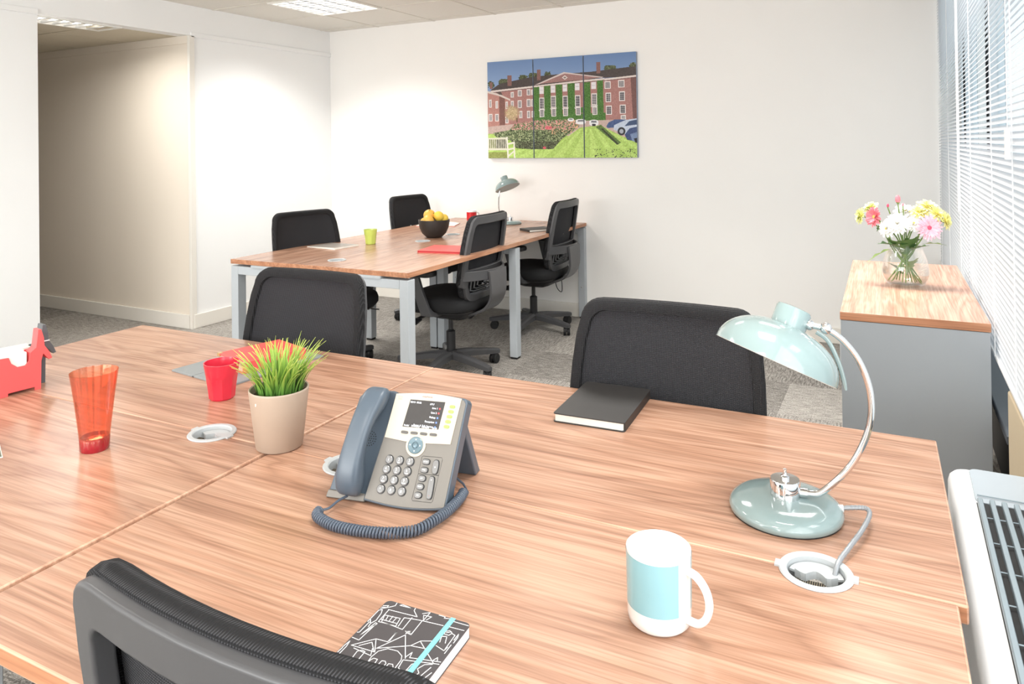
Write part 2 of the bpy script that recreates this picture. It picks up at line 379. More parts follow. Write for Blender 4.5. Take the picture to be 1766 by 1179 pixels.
# ------------------------------------------------------------------ venetian blinds
def blind(y0, y1, zb, label, cords, wand):
    t = thing('venetian_blind', label, 'blind', (XW + .012, 0, 0), 0, 'venetian blinds over the long window')
    n = 4; th = math.radians(38); prof = []
    for i in range(n + 1):
        s_ = -.011 + .022 * i / n; h = .0028 * (1 - (s_ / .011) ** 2)
        prof.append((s_ * math.cos(th) - h * math.sin(th), s_ * math.sin(th) + h * math.cos(th)))
    V = [(x, y, z) for y in (y0, y1) for x, z in prof]; F = [(i, i + 1, n + 2 + i, n + 1 + i) for i in range(n)]
    me = MB().add(V, F).mesh('slat', 80); me.materials.append(SLAT)
    z = zb + .022
    while z < ZC - .08:
        obj('slat', me, None, t, (0, 0, z)); z += .0175
    obj('head_rail', MB().box(-.014, .014, y0, y1, ZC - .08, ZC - .055), WHITE, t)
    obj('bottom_rail', MB().box(-.012, .012, y0, y1, zb, zb + .012), WHITE, t, bevel=.003)
    for y in cords:
        obj('ladder_cord', MB().tube([(-.0125, y, zb + .01), (-.0125, y, ZC - .08)], .0011, 5), WHITE, t)
    if wand:
        obj('tilt_wand', MB().tube([(-.03, wand[0], wand[1]), (-.028, wand[0] + .02, ZC - .09)], .0042, 6), WHITE, t)
    return t
blind(3.335, 5.262, .575, 'far white venetian blind beside the back wall, behind the flowers', (3.6, 4.3, 5.0), (3.40, 1.05))
t = blind(1.42, 3.325, .715, 'near white venetian blind above the beige casing, at the right edge', (1.6, 2.05, 2.46, 3.1), None)
obj('cord_pull', MB().box(-.026, -.016, 2.04, 2.062, 1.29, 1.36).tube([(-.021, 2.05, 1.36), (-.021, 2.05, ZC - .08)], .001, 5), WHITE, t, bevel=.002)

# ------------------------------------------------------------------ ceiling lights
REFL = mat('louvre_metal', rgb(228, 230, 232), .3, .3, noise=(20, .02))
TUBEM = mat('fluorescent_tube', (1, 1, 1, 1), .5, emit=((1, .985, .95, 1), TUBE))
LFRAME = mat('luminaire_frame', rgb(238, 236, 230), .5, noise=(9, .01))
def louvre_light(x, y, z, sx, sy, label, nb, nt_):
    t = thing('ceiling_light', label, 'ceiling light', (x, y, z))
    f = .018
    obj('frame', MB().box(-sx, sx, -sy, -sy + f, -.006, .03).box(-sx, sx, sy - f, sy, -.006, .03).box(-sx, -sx + f, -sy + f, sy - f, -.006, .03).box(sx - f, sx, -sy + f, sy - f, -.006, .03), LFRAME, t)
    obj('reflector', MB().box(-sx + f, sx - f, -sy + f, sy - f, .045, .05), LFRAME, t)
    W = 2 * (sx - f) / nt_
    for i in range(nt_):
        xc = -sx + f + (i + .5) * W
        obj('tube', MB().tube([(xc, -sy + .03, .026), (xc, sy - .03, .026)], .012, 10), TUBEM, t)
        if i: obj('side_reflector', MB().prism([(xc - W / 2 - .012, -.003), (xc - W / 2 + .012, -.003), (xc - W / 2, .04)], -sy + f, sy - f, axis='y'), REFL, t)
    for j in range(1, nb):
        yc = -sy + f + j * 2 * (sy - f) / nb
        obj('louvre_blade', MB().prism([(yc - .007, -.003), (yc + .007, -.003), (yc + .002, .012), (yc - .002, .012)], -sx + f, sx - f, axis='x'), REFL, t)
    return t
ml = louvre_light(-3.79, 4.25, ZC - .002, .297, .297, 'square recessed louvre ceiling light at the top of the photo', 8, 4)
al = louvre_light(-4.86, 2.96, ZA - .002, .13, .29, 'narrow louvre ceiling light inside the alcove doorway', 7, 1)
GLOW = mat('light_diffuser', rgb(245, 245, 240), .6, emit=((1, .98, .94, 1), 2.0))
def lamp_light(name, loc, watts, sx, sy, parent, col=(1, .975, .93), spread=165):
    l = bpy.data.lights.new(name, 'AREA'); l.shape = 'RECTANGLE'; l.size = sx; l.size_y = sy; l.energy = watts; l.color = col; l.spread = math.radians(spread)
    o = bpy.data.objects.new(name, l); C.objects.link(o); o.location = loc; o.parent = parent; return o
for i, j in sorted(LIGHTS - {(0, 0)}):
    where = {(1, -5): 'above the near left corner of the foreground desk', (6, -5): 'above the right end of the foreground desk', (4, -2): 'between the two benches', (6, -2): 'above the sideboard', (1, -9): 'behind the camera on the left', (5, -9): 'behind the camera on the right'}[(i, j)]
    t = thing('ceiling_light', 'square recessed ceiling light ' + where, 'ceiling light', (-3.79 + i * .6, 4.25 + j * .6, ZC), 0)
    obj('frame', MB().box(-.297, .297, -.297, -.28, -.004, .03).box(-.297, .297, .28, .297, -.004, .03).box(-.297, -.28, -.28, .28, -.004, .03).box(.28, .297, -.28, .28, -.004, .03), LFRAME, t)
    obj('diffuser', MB().box(-.28, .28, -.28, .28, .01, .014), GLOW, t)
    lamp_light('lamp', (0, 0, -.006), CEIL_W * (1.0 if j >= -3 else .72), .54, .54, t, spread=165 if j < -3 else 112)
lamp_light('lamp', (0, 0, -.012), 18.0, .5, .5, ml, spread=128)
lamp_light('lamp', (0, 0, -.012), 13.0, .2, .5, al, (1, .97, .92))
# ------------------------------------------------------------------ desks
TZ = .73; TH = .025
def desktop_outline(x0, x1, y0, y1, holes, ys):
    """rectangle with half-round notches for the cable ports on the side y = ys (y0 or y1)."""
    R = .043; P = []
    if ys == y0:
        P.append((x0, y0))
        for h in sorted(holes):
            P += [(h - R * math.cos(a), y0 + R * math.sin(a)) for a in [PI * i / 14 for i in range(15)]]
        P += [(x1, y0), (x1, y1), (x0, y1)]
    else:
        P += [(x0, y0), (x1, y0), (x1, y1)]
        for h in sorted(holes, reverse=True):
            P += [(h + R * math.cos(a), y1 - R * math.sin(a)) for a in [PI * i / 14 for i in range(15)]]
        P.append((x0, y1))
    return P
SOCK = weave_mat('woven_cable_sock', rgb(40, 36, 32), rgb(190, 176, 150), 2 * PI / .006)
for nd in SOCK.node_tree.nodes:
    if nd.type == 'SEPXYZ': sepn = nd
for lk in list(SOCK.node_tree.links):
    if lk.from_node == sepn and lk.from_socket.name == 'Z':
        ts = lk.to_socket; SOCK.node_tree.links.remove(lk); SOCK.node_tree.links.new(sepn.outputs['Y'], ts)
def cable_port(parent, x, y, lid=1):
    p = obj('cable_port', MB().lathe([(.0385, -.03), (.0415, -.03), (.0425, -.001), (.049, -.0005), (.0500, .0012), (.0485, .0030), (.0405, .0032), (.0385, .001)], 40, close=True), GROM, parent, (x, y, TZ))
    mb = MB()
    arc = [(.037 * math.cos(a), .037 * math.sin(a)) for a in [PI * (.06 + .88 * i / 14) for i in range(15)]]
    q = [(.012 * math.cos(PI * i / 8) - .0, -.004 + .010 * math.sin(PI * i / 8)) for i in range(9)]
    P = arc + [(-.028, .004), (-.020, -.002)] + [(-.014 + .028 * i / 6, -.004 + .012 * math.sin(PI * i / 6)) for i in range(7)] + [(.020, -.002), (.028, .004)]
    mb.prism(P, -.009, -.006)
    W = P[15:]
    for a, b in zip(W[:-1], W[1:]):
        d = Vector((b[0] - a[0], b[1] - a[1])).normalized(); n_ = (-d.y * .001, d.x * .001)
        mb.prism([(a[0] - n_[0], a[1] - n_[1]), (b[0] - n_[0], b[1] - n_[1]), (b[0] + n_[0], b[1] + n_[1]), (a[0] + n_[0], a[1] + n_[1])], -.014, -.003)
    obj('half_lid', mb, GROM, p, rot=(0, 0, 0 if lid > 0 else PI))
    obj('cable_sock', MB().prism([(.038 * math.cos(PI * i / 16), -.038 * math.sin(PI * i / 16)) for i in range(17)][::-1], -.016, -.014), SOCK, p, rot=(0, 0, 0 if lid > 0 else PI))
    for s_ in (-1, 1): obj('clip', MB().box(s_ * .049 - .006, s_ * .049 + .006, -.008, .008, .0, .0028), GROM, p)
    return p
def bench(label, loc, rz, group, gapped, shift):
    t = thing('bench_desk', label, 'desk', loc, rz, group)
    L, D = 1.2, .592; hx = {-1: (-1.015, -.185), 1: (.185, 1.015)}
    for sx in (-1, 1):
        for sy in (-1, 1):
            x0, x1 = (-L, -.0006) if sx < 0 else (.0006, L)
            if gapped and sy < 0:
                if sx < 0: x1 = -.006
                else: x0, x1 = .004, x1 + shift
            y0, y1 = (.0005, D) if sy > 0 else (-D, -.0005)
            xi = 0
            if gapped and sy > 0: xi = .0045 * sx
            P = desktop_outline(x0, x1, y0, y1, hx[sx], y0 if sy > 0 else y1)
            if xi: P = [(x + (xi if abs(y) < .001 and abs(x) < .02 else 0), y) for x, y in P]
            o = obj('desktop', MB().prism(P, TZ - TH, TZ), WOOD, t, bevel=.0028 if gapped else .0015, seg=2, ang=30)
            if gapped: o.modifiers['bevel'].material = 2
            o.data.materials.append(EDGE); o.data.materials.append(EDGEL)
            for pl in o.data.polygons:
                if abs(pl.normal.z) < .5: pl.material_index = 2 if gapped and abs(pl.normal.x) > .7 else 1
    for x in hx[-1] + hx[1]: cable_port(t, x, 0, 1 if x > -.5 else -1)
    z1 = TZ - TH - .012; ins = .09 if gapped else .03
    for x in (-L + ins, 0, L - ins):
        for y in ((-D + .028, D - .028) if abs(x) > .1 else (-D + .03, -.03, .03, D - .03)):
            mid = abs(x) < .1
            lg = obj('leg', MB().box(x - .029, x + .029, y - .026, y + .026, .012, z1 + .0), SILVER, t, bevel=.003)
            obj('foot', MB().box(x - .024, x + .024, y - .021, y + .021, 0, .012), RUBBER, lg)
            if not mid: obj('bolt', MB().lathe([(.0045, 0), (.0045, .002), (.003, .003)], 10, M=Matrix.Translation((x + (.029 if x < 0 else -.029), y, .24)) @ Matrix.Rotation(PI / 2 * (1 if x < 0 else -1), 4, 'Y')), CHROME, lg)
        if abs(x) > .1:
            obj('cross_beam', MB().box(x - .029, x + .029, -D + .054, D - .054, z1 - .045, z1), SILVER, t, bevel=.003)
        else:
            for s_ in (-1, 1): obj('cross_beam', MB().box(x - .02, x + .02, s_ * .056 if s_ > 0 else -D + .056, D - .056 if s_ > 0 else -.056, z1 - .04, z1), SILVER, t, bevel=.003)
        for y in (-.36, .36):
            obj('top_bracket', MB().box(x - .04, x + .04, y - .07, y + .07, z1, TZ - TH), SILVER, t)
    for y in (-.30, .30):
        for s_ in (-1, 1):
            obj('rail', MB().box(.05 if s_ > 0 else -L + .06, L - .06 if s_ > 0 else -.05, y - .02, y + .02, z1 - .03, z1), SILVER, t)
    return t
an = .0183
nc = Matrix.Translation((.0667, 1.7111, 0)) @ Matrix.Rotation(an, 4, 'Z') @ Vector((-1.2, -.59, 0))
desk_near = bench('long walnut-topped bench of four desks in the foreground, carrying the phone', nc, an, 'walnut bench desks', True, -.012)
fc = Matrix.Translation((-3.2684, 2.8644, 0)) @ Matrix.Rotation(.0153, 4, 'Z') @ Vector((.598, 1.2057, 0))
desk_far = bench('walnut-topped bench of desks on silver legs at the back of the room', fc, .0153 + PI / 2, 'walnut bench desks', False, 0)
# wiring under the far bench
o = obj('power_cable', MB().tube(smooth_pts([(1.0, -.40, .66), (1.0, -.43, .50), (.93, -.44, .30), (1.02, -.45, .22), (1.06, -.43, .34), (1.05, -.40, .66)]), .003, 6), RUBBER, desk_far)

# ------------------------------------------------------------------ sideboard
sb = thing('sideboard', 'low grey sideboard with a walnut top under the blinds', 'cabinet', (-.154, 2.435, 0), .012)
obj('top', MB().box(0, .388, 0, 1.07, .795, .82), [WOODY], sb, bevel=.002)
o = sb.children[0]; o.data.materials.append(EDGE)
for pl in o.data.polygons:
    if abs(pl.normal.z) < .5: pl.material_index = 1
obj('end_panel', MB().box(.002, .386, .003, .021, .045, .794), GREYP, sb, bevel=.001)
obj('end_panel', MB().box(.002, .386, 1.049, 1.067, .045, .794), GREYP, sb, bevel=.001)
obj('back_panel', MB().box(.376, .386, .022, 1.048, .045, .794), GREYP, sb)
obj('plinth', MB().box(.03, .37, .02, 1.05, 0, .045), BLACKP, sb)
for a, b, hy in ((.023, .533, .49), (.537, 1.047, .58)):
    d = obj('door', MB().box(.002, .020, a, b, .048, .790), GREYP, sb, bevel=.0015)
    obj('handle', MB().tube([(.002, hy, .62), (-.022, hy, .62), (-.022, hy, .50), (.002, hy, .50)], .005, 8), SILVER, d)
obj('shelf', MB().box(.022, .374, .023, 1.047, .40, .418), GREYP, sb)

# ------------------------------------------------------------------ convector unit on the right
hv = thing('convector_unit', 'white convector unit with grey slatted top beside the foreground desk', 'heater', (0, 0, 0))
hx0, hx1, hy0, hy1, hz = .090, .246, .12, 1.840, .638
def rect_ring(x0, x1, y0, y1, r, z): return [(x, y, z) for x, y in rrect(x0, x1, y0, y1, r, 6)]
cas = MB().loft([rect_ring(hx0 + .004, hx1, hy0, hy1 - .004, .03, .04), rect_ring(hx0, hx1, hy0, hy1, .032, .30), rect_ring(hx0, hx1, hy0, hy1, .032, hz - .022),
    rect_ring(hx0 + .003, hx1 - .001, hy0 + .003, hy1 - .003, .031, hz - .010), rect_ring(hx0 + .010, hx1 - .003, hy0 + .01, hy1 - .010, .028, hz - .002), rect_ring(hx0 + .018, hx1 - .004, hy0 + .018, hy1 - .018, .022, hz)])
obj('casing', cas, WHITE, hv, ang=50)
obj('plinth', MB().box(hx0 + .02, hx1 - .01, hy0 + .02, hy1 - .02, 0, .04), BLACKP, hv)
GRT = mat('grey_top_plate', rgb(176, 186, 194), .45, noise=(20, .02)); GRB = mat('grille_bar', rgb(150, 164, 172), .4, .2, noise=(20, .03))
gx0 = .133
obj('top_plate', MB().loft([[(x, y, hz) for x, y in rrect(gx0 - .004, hx1 - .002, 1.665, 1.828, .016)], [(x, y, hz + .003) for x, y in rrect(gx0 - .003, hx1 - .002, 1.665, 1.827, .015)]]), GRT, hv)
obj('grille_well', MB().box(gx0 - .003, hx1 - .003, .3, 1.665, hz + .0003, hz + .0012), RUBBER, hv)
for i in range(6):
    x = gx0 + .0025 + i * .0195
    obj('grille_bar', MB().box(x - .0045, x + .0045, .3, 1.663, hz + .0012, hz + .013), GRB, hv, bevel=.002)
for i in range(15):
    y = .36 + i * .095
    obj('cross_wire', MB().tube([(gx0, y, hz + .006), (hx1 - .003, y, hz + .006)], .0013, 5), GRB, hv)

# ------------------------------------------------------------------ task chairs
def hw(z):
    Z = [.44, .48, .56, .66, .78, .90, .95]; Wd = [.195, .212, .231, .236, .231, .219, .214]
    return float(np.interp(z, Z, Wd))
def yb(x, z): return -.205 - .17 * (z - .5) + .50 * x * x
def loop(z0, z1, inset, rt, rb, n=5, m_=7):
    """closed loop (x,z) following the tapered chair back, inset from its edge."""
    P = []
    wt, wb = hw(z1) - inset, hw(z0) - inset
    for cx, cz, a0, r in ((wt - rt, z1 - rt, 0, rt), (-(wt - rt), z1 - rt, 90, rt), (-(wb - rb), z0 + rb, 180, rb), (wb - rb, z0 + rb, 270, rb)):
        for i in range(n + 1):
            a = math.radians(a0 + 90 * i / n); P.append((cx + r * math.cos(a), cz + r * math.sin(a)))
        if a0 == 0:
            for i in range(1, m_): P.append(((wt - rt) * (1 - 2 * i / m_), z1))
        elif a0 == 90:
            za, zb_ = z1 - rt, z0 + rb
            for i in range(1, m_):
                z = za + (zb_ - za) * i / m_; P.append((-(hw(z) - inset), z))
        elif a0 == 180:
            for i in range(1, m_): P.append((-(wb - rb) * (1 - 2 * i / m_), z0))
        else:
            za, zb_ = z0 + rb, z1 - rt
            for i in range(1, m_):
                z = za + (zb_ - za) * i / m_; P.append(((hw(z) - inset), z))
    return P
def on_back(P, dy): return [(x, yb(x, z) + dy, z) for x, z in P]
def ring_plate(outer, inner, y0, y1):
    A, B, B2, A2 = on_back(outer, y1), on_back(inner, y1), on_back(inner, y0), on_back(outer, y0)
    n = len(A); V = A + B + B2 + A2; F = []
    for r in range(4):
        for i in range(n):
            F.append((r * n + i, r * n + (i + 1) % n, ((r + 1) % 4) * n + (i + 1) % n, ((r + 1) % 4) * n + i))
    return MB().add(V, F)
LABELMAT = mat('white_print', rgb(235, 235, 235), .6, noise=(90, .02))
mat_knob = mat('grey_knob', rgb(120, 122, 126), .3, .4, noise=(40, .05))
def make_chair(label, loc, rz):
    t = thing('task_chair', label, 'chair', loc, rz, 'black mesh-back task chairs')
    # five-star base
    b = MB().lathe([(.040, .075), (.042, .112), (.034, .122)], 20)
    obj('base_hub', b, BLACKP, t)
    for i in range(5):
        a = PI / 2 + 2 * PI * i / 5 + .35
        R = Matrix.Rotation(a, 4, 'Z'); secs = []
        for x, wd, zc, h in ((.02, .030, .098, .044), (.12, .027, .094, .040), (.24, .021, .080, .034), (.305, .019, .072, .030), (.325, .014, .070, .024)):
            secs.append([R @ Vector((x, wd, zc - h / 2)), R @ Vector((x, wd, zc + h / 4)), R @ Vector((x, wd * .55, zc + h / 2)), R @ Vector((x, -wd * .55, zc + h / 2)), R @ Vector((x, -wd, zc + h / 4)), R @ Vector((x, -wd, zc - h / 2))])
        obj('base_arm', MB().loft(secs), CHARC, t, ang=30)
        sw = a + .9 * math.sin(i * 2.3)
        cs_ = obj('caster', MB().tube([R @ Vector((.30, 0, .066)), R @ Vector((.30, 0, .035))], .008, 8), BLACKP, t)
        W = MB(); T = Matrix.Translation(R @ Vector((.30, 0, .0295))) @ Matrix.Rotation(sw, 4, 'Z') @ Matrix.Translation((-.012, 0, 0))
        for s_ in (-1, 1):
            W.lathe([(.010, -.009), (.027, -.009), (.0295, -.006), (.0295, .006), (.027, .009), (.010, .009)], 20, M=T @ Matrix.Translation((0, s_ * .0135, 0)) @ Matrix.Rotation(PI / 2, 4, 'X'))
        obj('wheel', W, RUBBER, cs_)
        H = MB().loft([[T @ Vector((.024 * math.cos(q) * k_, yy, .003 + .032 * math.sin(q) * k_)) for q in [PI * (-.05 + 1.1 * j / 10) for j in range(11)]] for yy, k_ in ((-.005, .93), (-.005, 1.0), (.005, 1.0), (.005, .93))])
        obj('wheel_hood', H, BLACKP, cs_)
    obj('gas_column', MB().lathe([(.027, .10), (.027, .235), (.020, .24), (.014, .245), (.014, .345)], 20), BLACKP, t)
    # mechanism, seat
    mech = MB().loft([[(x * k_, -.02 + y * k_, z) for x, y in rrect(-.115, .115, -.15, .14, .04)] for k_, z in ((.55, .318), (.86, .335), (1.0, .365), (1.0, .388))])
    me_ = obj('mechanism', mech, BLACKP, t)
    obj('maker_plate', MB().box(-.02, .02, -.0008, .0008, -.004, .004), LABELMAT, me_, (-.119, .03, .366), (0, 0, PI / 2))
    st = []
    def sring(k_, z, dz=0):
        P = []
        for i in range(40):
            a = 2 * PI * i / 40; c, s_ = math.cos(a), math.sin(a); e = 2 / 3.6
            x = .245 * k_ * math.copysign(abs(c) ** e, c); y = .008 + .238 * k_ * math.copysign(abs(s_) ** e, s_)
            P.append((x, y, z - .05 * max(0, (y - .12)) - dz * (1 - (x / .25) ** 2)))
        return P
    obj('seat', MB().loft([sring(.86, .390), sring(.95, .396), sring(1.0, .415), sring(1.0, .440), sring(.97, .462), sring(.88, .474), sring(.6, .477, .006), sring(.2, .476, .008)]), SEATF, t, ang=60)
    obj('seat_shell', MB().loft([sring(.70, .372), sring(.90, .380), sring(.93, .392)]), BLACKP, t, ang=60)
    obj('paddle_lever', MB().tube([(-.10, .06, .37), (-.19, .075, .352), (-.225, .085, .345)], [.009, .009, .010], 8).loft([[Vector((-.225 - .06 * u_, .07 + .04 * v_, .345 + .012 * z_ - .015 * u_)) for v_, z_ in ((-.4, -.3), (1, -.3), (1, .3), (-.4, .3))] for u_ in (0, .5, 1)]), BLACKP, t)
    # arms
    for s_ in (-1, 1):
        up = MB()
        secs = []
        for x, y, z, wx, wy in ((.10, -.02, .378, .010, .035), (.215, -.015, .380, .010, .036), (.268, -.01, .392, .012, .036), (.284, .0, .43, .011, .034), (.292, .03, .52, .011, .031), (.297, .055, .607, .011, .030)):
            if z < .385: secs.append([(s_ * x, y - wy, z - wx), (s_ * x, y + wy, z - wx), (s_ * x, y + wy, z + wx), (s_ * x, y - wy, z + wx)])
            elif z < .40: secs.append([(s_ * (x + wx), y - wy, z - wx), (s_ * (x + wx), y + wy, z - wx), (s_ * (x - wx), y + wy, z + wx), (s_ * (x - wx), y - wy, z + wx)])
            else: secs.append([(s_ * (x + wx), y - wy, z), (s_ * (x + wx), y + wy, z), (s_ * (x - wx), y + wy, z), (s_ * (x - wx), y - wy, z)])
        obj('arm_post', up.loft(secs), CHARC, t, bevel=.003)
        pad = MB().loft([[(s_ * .292 + x * k_, .045 + y * k_, z) for x, y in rrect(-.045, .045, -.125, .125, .038)] for k_, z in ((.80, .606), (.97, .612), (1.0, .624), (.98, .636), (.88, .642))])
        obj('arm_pad', pad, BLACKP, t, ang=50)
    # back: frame with an upper mesh opening and a lower lumbar opening
    up_o, up_i = loop(.600, .940, .0, .050, .012), loop(.640, .893, .036, .026, .018)
    lo_o, lo_i = loop(.452, .602, .0, .010, .085), loop(.492, .572, .045, .012, .040)
    obj('back_frame', ring_plate(up_o, up_i, -.030, -.004), CHARC, t, bevel=.005, seg=2, ang=40)
    obj('lower_frame', ring_plate(lo_o, lo_i, -.032, -.004), CHARC, t, bevel=.005, seg=2, ang=40)
    # mesh membrane wrapped over the front of the frame
    full = loop(.470, .944, -.003, .050, .06, 6, 10); z0c = .70
    def scaled(k_, dz=0): return [(x * k_, z0c + (z - z0c) * (k_ + .0) + dz) for x, z in full]
    rings = [(.965, -.017), (1.0, -.014), (1.006, -.002), (.995, .010), (.975, .015), (.93, .015), (.895, .013), (.885, .004), (.86, .001), (.6, -.001), (.3, -.001), (.02, -.001)]
    pb = MB().loft([on_back(scaled(k_), dy) for k_, dy in rings[:8]], cap=False)
    obj('mesh_border', pb, MESHB, t, ang=50)
    pm = MB().loft([on_back(scaled(k_), dy) for k_, dy in rings[7:]], cap=False)
    obj('mesh_panel', pm, MESHF, t, ang=80)
    # lumbar pad with its nested ribs, seen through the lower opening
    lp = obj('lumbar_pad', MB().loft([on_back(loop(.488, .580, .035, .012, .045), d) for d in (-.010, -.004)]), BLACKP, t)
    rb = MB()
    for q in range(4):
        k_ = 1 - .2 * q
        pts = [(-.165 * k_, .575), (-.165 * k_, .502 + .012 * q), (-.120 * k_, .494 + .012 * q), (.120 * k_, .494 + .012 * q), (.165 * k_, .502 + .012 * q), (.165 * k_, .575)]
        rb.tube([(x, yb(x, z) - .013, z) for x, z in pts], .0042, 6)
    obj('rib', rb, mat_knob, lp)
    kb = MB()
    for x, z, r in ((.0, .55, .014), (.03, .545, .008), (.035, .525, .007), (.03, .510, .007), (-.03, .54, .006)): kb.ell((x, yb(x, z) - .022, z), (r, .010, r * .8), 10, 6)
    obj('lumbar_knob', kb, mat_knob, lp)
    # cross band bulging rearwards and the spine running under the seat
    secs = []
    for i in range(19):
        u_ = -1 + 2 * i / 18; x = .232 * u_; d = -.020 - .075 * (1 - abs(u_) ** 2.4); h = .028
        y = yb(x, .60) + d
        secs.append([(x, y - .008, .606 - h), (x, y + .006, .606 - h), (x, y + .006, .606 + h), (x, y - .008, .606 + h)])
    obj('cross_band', MB().loft(secs), CHARC, t, bevel=.004, ang=50)
    path = smooth_pts([(0, yb(0, .6) - .095, .625), (0, yb(0, .6) - .100, .56), (0, -.318, .47), (0, -.275, .405), (0, -.19, .366), (0, -.08, .352)], 5)
    secs = []
    for i, p in enumerate(path):
        a_, b_ = path[max(i - 1, 0)], path[min(i + 1, len(path) - 1)]; d = (b_ - a_).normalized(); nrm = Vector((0, -d.z, d.y)); u_ = i / (len(path) - 1)
        wd = .105 * (1 - .35 * u_)
        secs.append([p + nrm * .008 + Vector((-wd, 0, 0)), p + nrm * .008 + Vector((wd, 0, 0)), p - nrm * .008 + Vector((wd, 0, 0)), p - nrm * .008 + Vector((-wd, 0, 0))])
    obj('spine', MB().loft(secs), CHARC, t, bevel=.004, ang=50)
    return t
CH = 'black mesh-back task chairs'
# back top centre -> hub: the top of the back is .28 behind the hub
def hub(bx, by, rz):
    v = Matrix.Rotation(rz, 3, 'Z') @ Vector((0, -.280, 0)); return (bx - v.x, by - v.y, 0)
ch = make_chair('black task chair in the bottom left corner seen from behind its back', hub(-.500, .432, 0), 0.0)
def chair(bx, by, rz, label): return dup(ch, label, hub(bx, by, rz), rz, CH)
chair(-.503, 1.790, PI + .02, 'black mesh chair facing us across the desk, behind the green lamp')
chair(-1.668, 1.800, PI + .02, 'black mesh chair facing us across the desk, behind the potted grass')
chair(-3.290, 3.455, -PI / 2 - .22, 'black mesh chair on the left of the back desk, beside the grey brochure')
chair(-3.495, 4.850, -PI / 2 - .10, 'black mesh chair on the left of the back desk, behind the fruit bowl')
chair(-2.084, 3.715, PI / 2 + .02, 'black chair on the right of the back desk, nearer of the two seen from behind')
chair(-2.060, 4.800, PI / 2 + .03, 'black chair on the right of the back desk, farther one, nearest the back wall')

# ------------------------------------------------------------------ desk phone
PHB = mat('phone_blue_grey', rgb(82, 94, 106), .32, noise=(30, .04), bump=(1500, .05, .0003)); PHG = mat('phone_warm_grey', rgb(118, 114, 108), .38, .2, noise=(30, .03))
PHC = mat('phone_cream_panel', rgb(198, 189, 173), .35, noise=(30, .01)); PHD = mat('phone_dark', rgb(30, 32, 35), .4, noise=(60, .1))
KEYM = mat('phone_key', rgb(128, 128, 128), .25, .3, noise=(60, .03)); KEYT = mat('phone_key_print', rgb(250, 250, 250), .5, noise=(90, .01))
SCR = mat('phone_screen', rgb(62, 60, 60), .18, noise=(90, .10)); SCT = mat('screen_text', rgb(240, 243, 250), .4, emit=((.9, .93, 1, 1), .5))
GRN = mat('green_line_key', rgb(140, 192, 84), .35, noise=(80, .05), emit=((.55, .8, .2, 1), .25)); NAVM = mat('nav_key', rgb(100, 122, 132), .25, .2, noise=(60, .03))
SOFT = mat('soft_key', rgb(92, 90, 88), .35, .2, noise=(60, .03)); REDP = mat('red_print', rgb(204, 78, 82), .6, noise=(90, .03)); GRYP = mat('grey_print', rgb(160, 156, 148), .6, noise=(90, .02))
mat_icon = mat('blue_icon', rgb(110, 140, 220), .4, noise=(60, .02))
ph = thing('desk_phone', 'grey office desk phone with cream screen panel and coiled cord', 'phone', (-.891, .982, TZ), math.radians(9.502))
tilt = math.radians(63); PM = Matrix.Translation((0, 0, .012)) @ Matrix.Rotation(tilt, 4, 'X')
def pobj(name, mb, M, parent=ph, **k):
    """part modelled in the plane of the phone's face"""
    mb.v = [tuple(PM @ Vector(v)) for v in mb.v]; return obj(name, mb, M, parent, **k)
# body: keypad side proud of the cradle side
body = [(.077, -.006)] + [(.077 + .151 * i / 8, -.006 - .006 * math.sin(PI * i / 8) + .003 * i / 8) for i in range(1, 8)] + [(.229, -.002), (.2405, .168), (.236, .174)] + [(.236 - .132 * i / 6, .174 + .004 * math.sin(PI * i / 6) - .002 * i / 6) for i in range(1, 6)] + [(.103, .172)]
pobj('body', MB().prism(body, -.026, .0), PHB, bevel=.0025)
inset = [(x + (.1585 - x) * .035, y + (.083 - y) * .035) for x, y in body]
pobj('keypad_plate', MB().prism(inset, -.001, .0012), PHG, bevel=.0006)
cradle = [(.004, -.006), (.0785, -.006), (.1045, .171), (.094, .176), (.040, .174), (.026, .160)]
pobj('cradle', MB().prism(cradle, -.028, -.006), PHB, bevel=.004)
pobj('cradle_lip', MB().prism([(.003, -.010), (.0785, -.009), (.0785, .004), (.005, .003)], -.028, -.003), PHG, bevel=.002)
sp = MB()
for r_, n_ in ((.0, 1), (.004, 6), (.008, 12), (.012, 18)):
    for i in range(n_):
        a = 2 * PI * i / n_; sp.lathe([(.0011, 0), (.0011, .0004)], 6, M=Matrix.Translation((.064 + r_ * math.cos(a), .092 + r_ * math.sin(a), -.0061)))
o = pobj('speaker_holes', sp, PHD); o['kind'] = 'stuff'
# stand
st = MB().loft([[(x, y, z) for x, y in ((.03, yy), (.225, yy), (.225, yy + d), (.03, yy + d))] for yy, z, d in ((.088, .135, .012), (.108, .085, .020), (.146, .012, .022), (.152, .0, .024))])
obj('stand', st, PHB, ph, bevel=.003)
obj('foot_bar', MB().box(.02, .225, .012, .05, .0, .014), PHD, ph, bevel=.003)
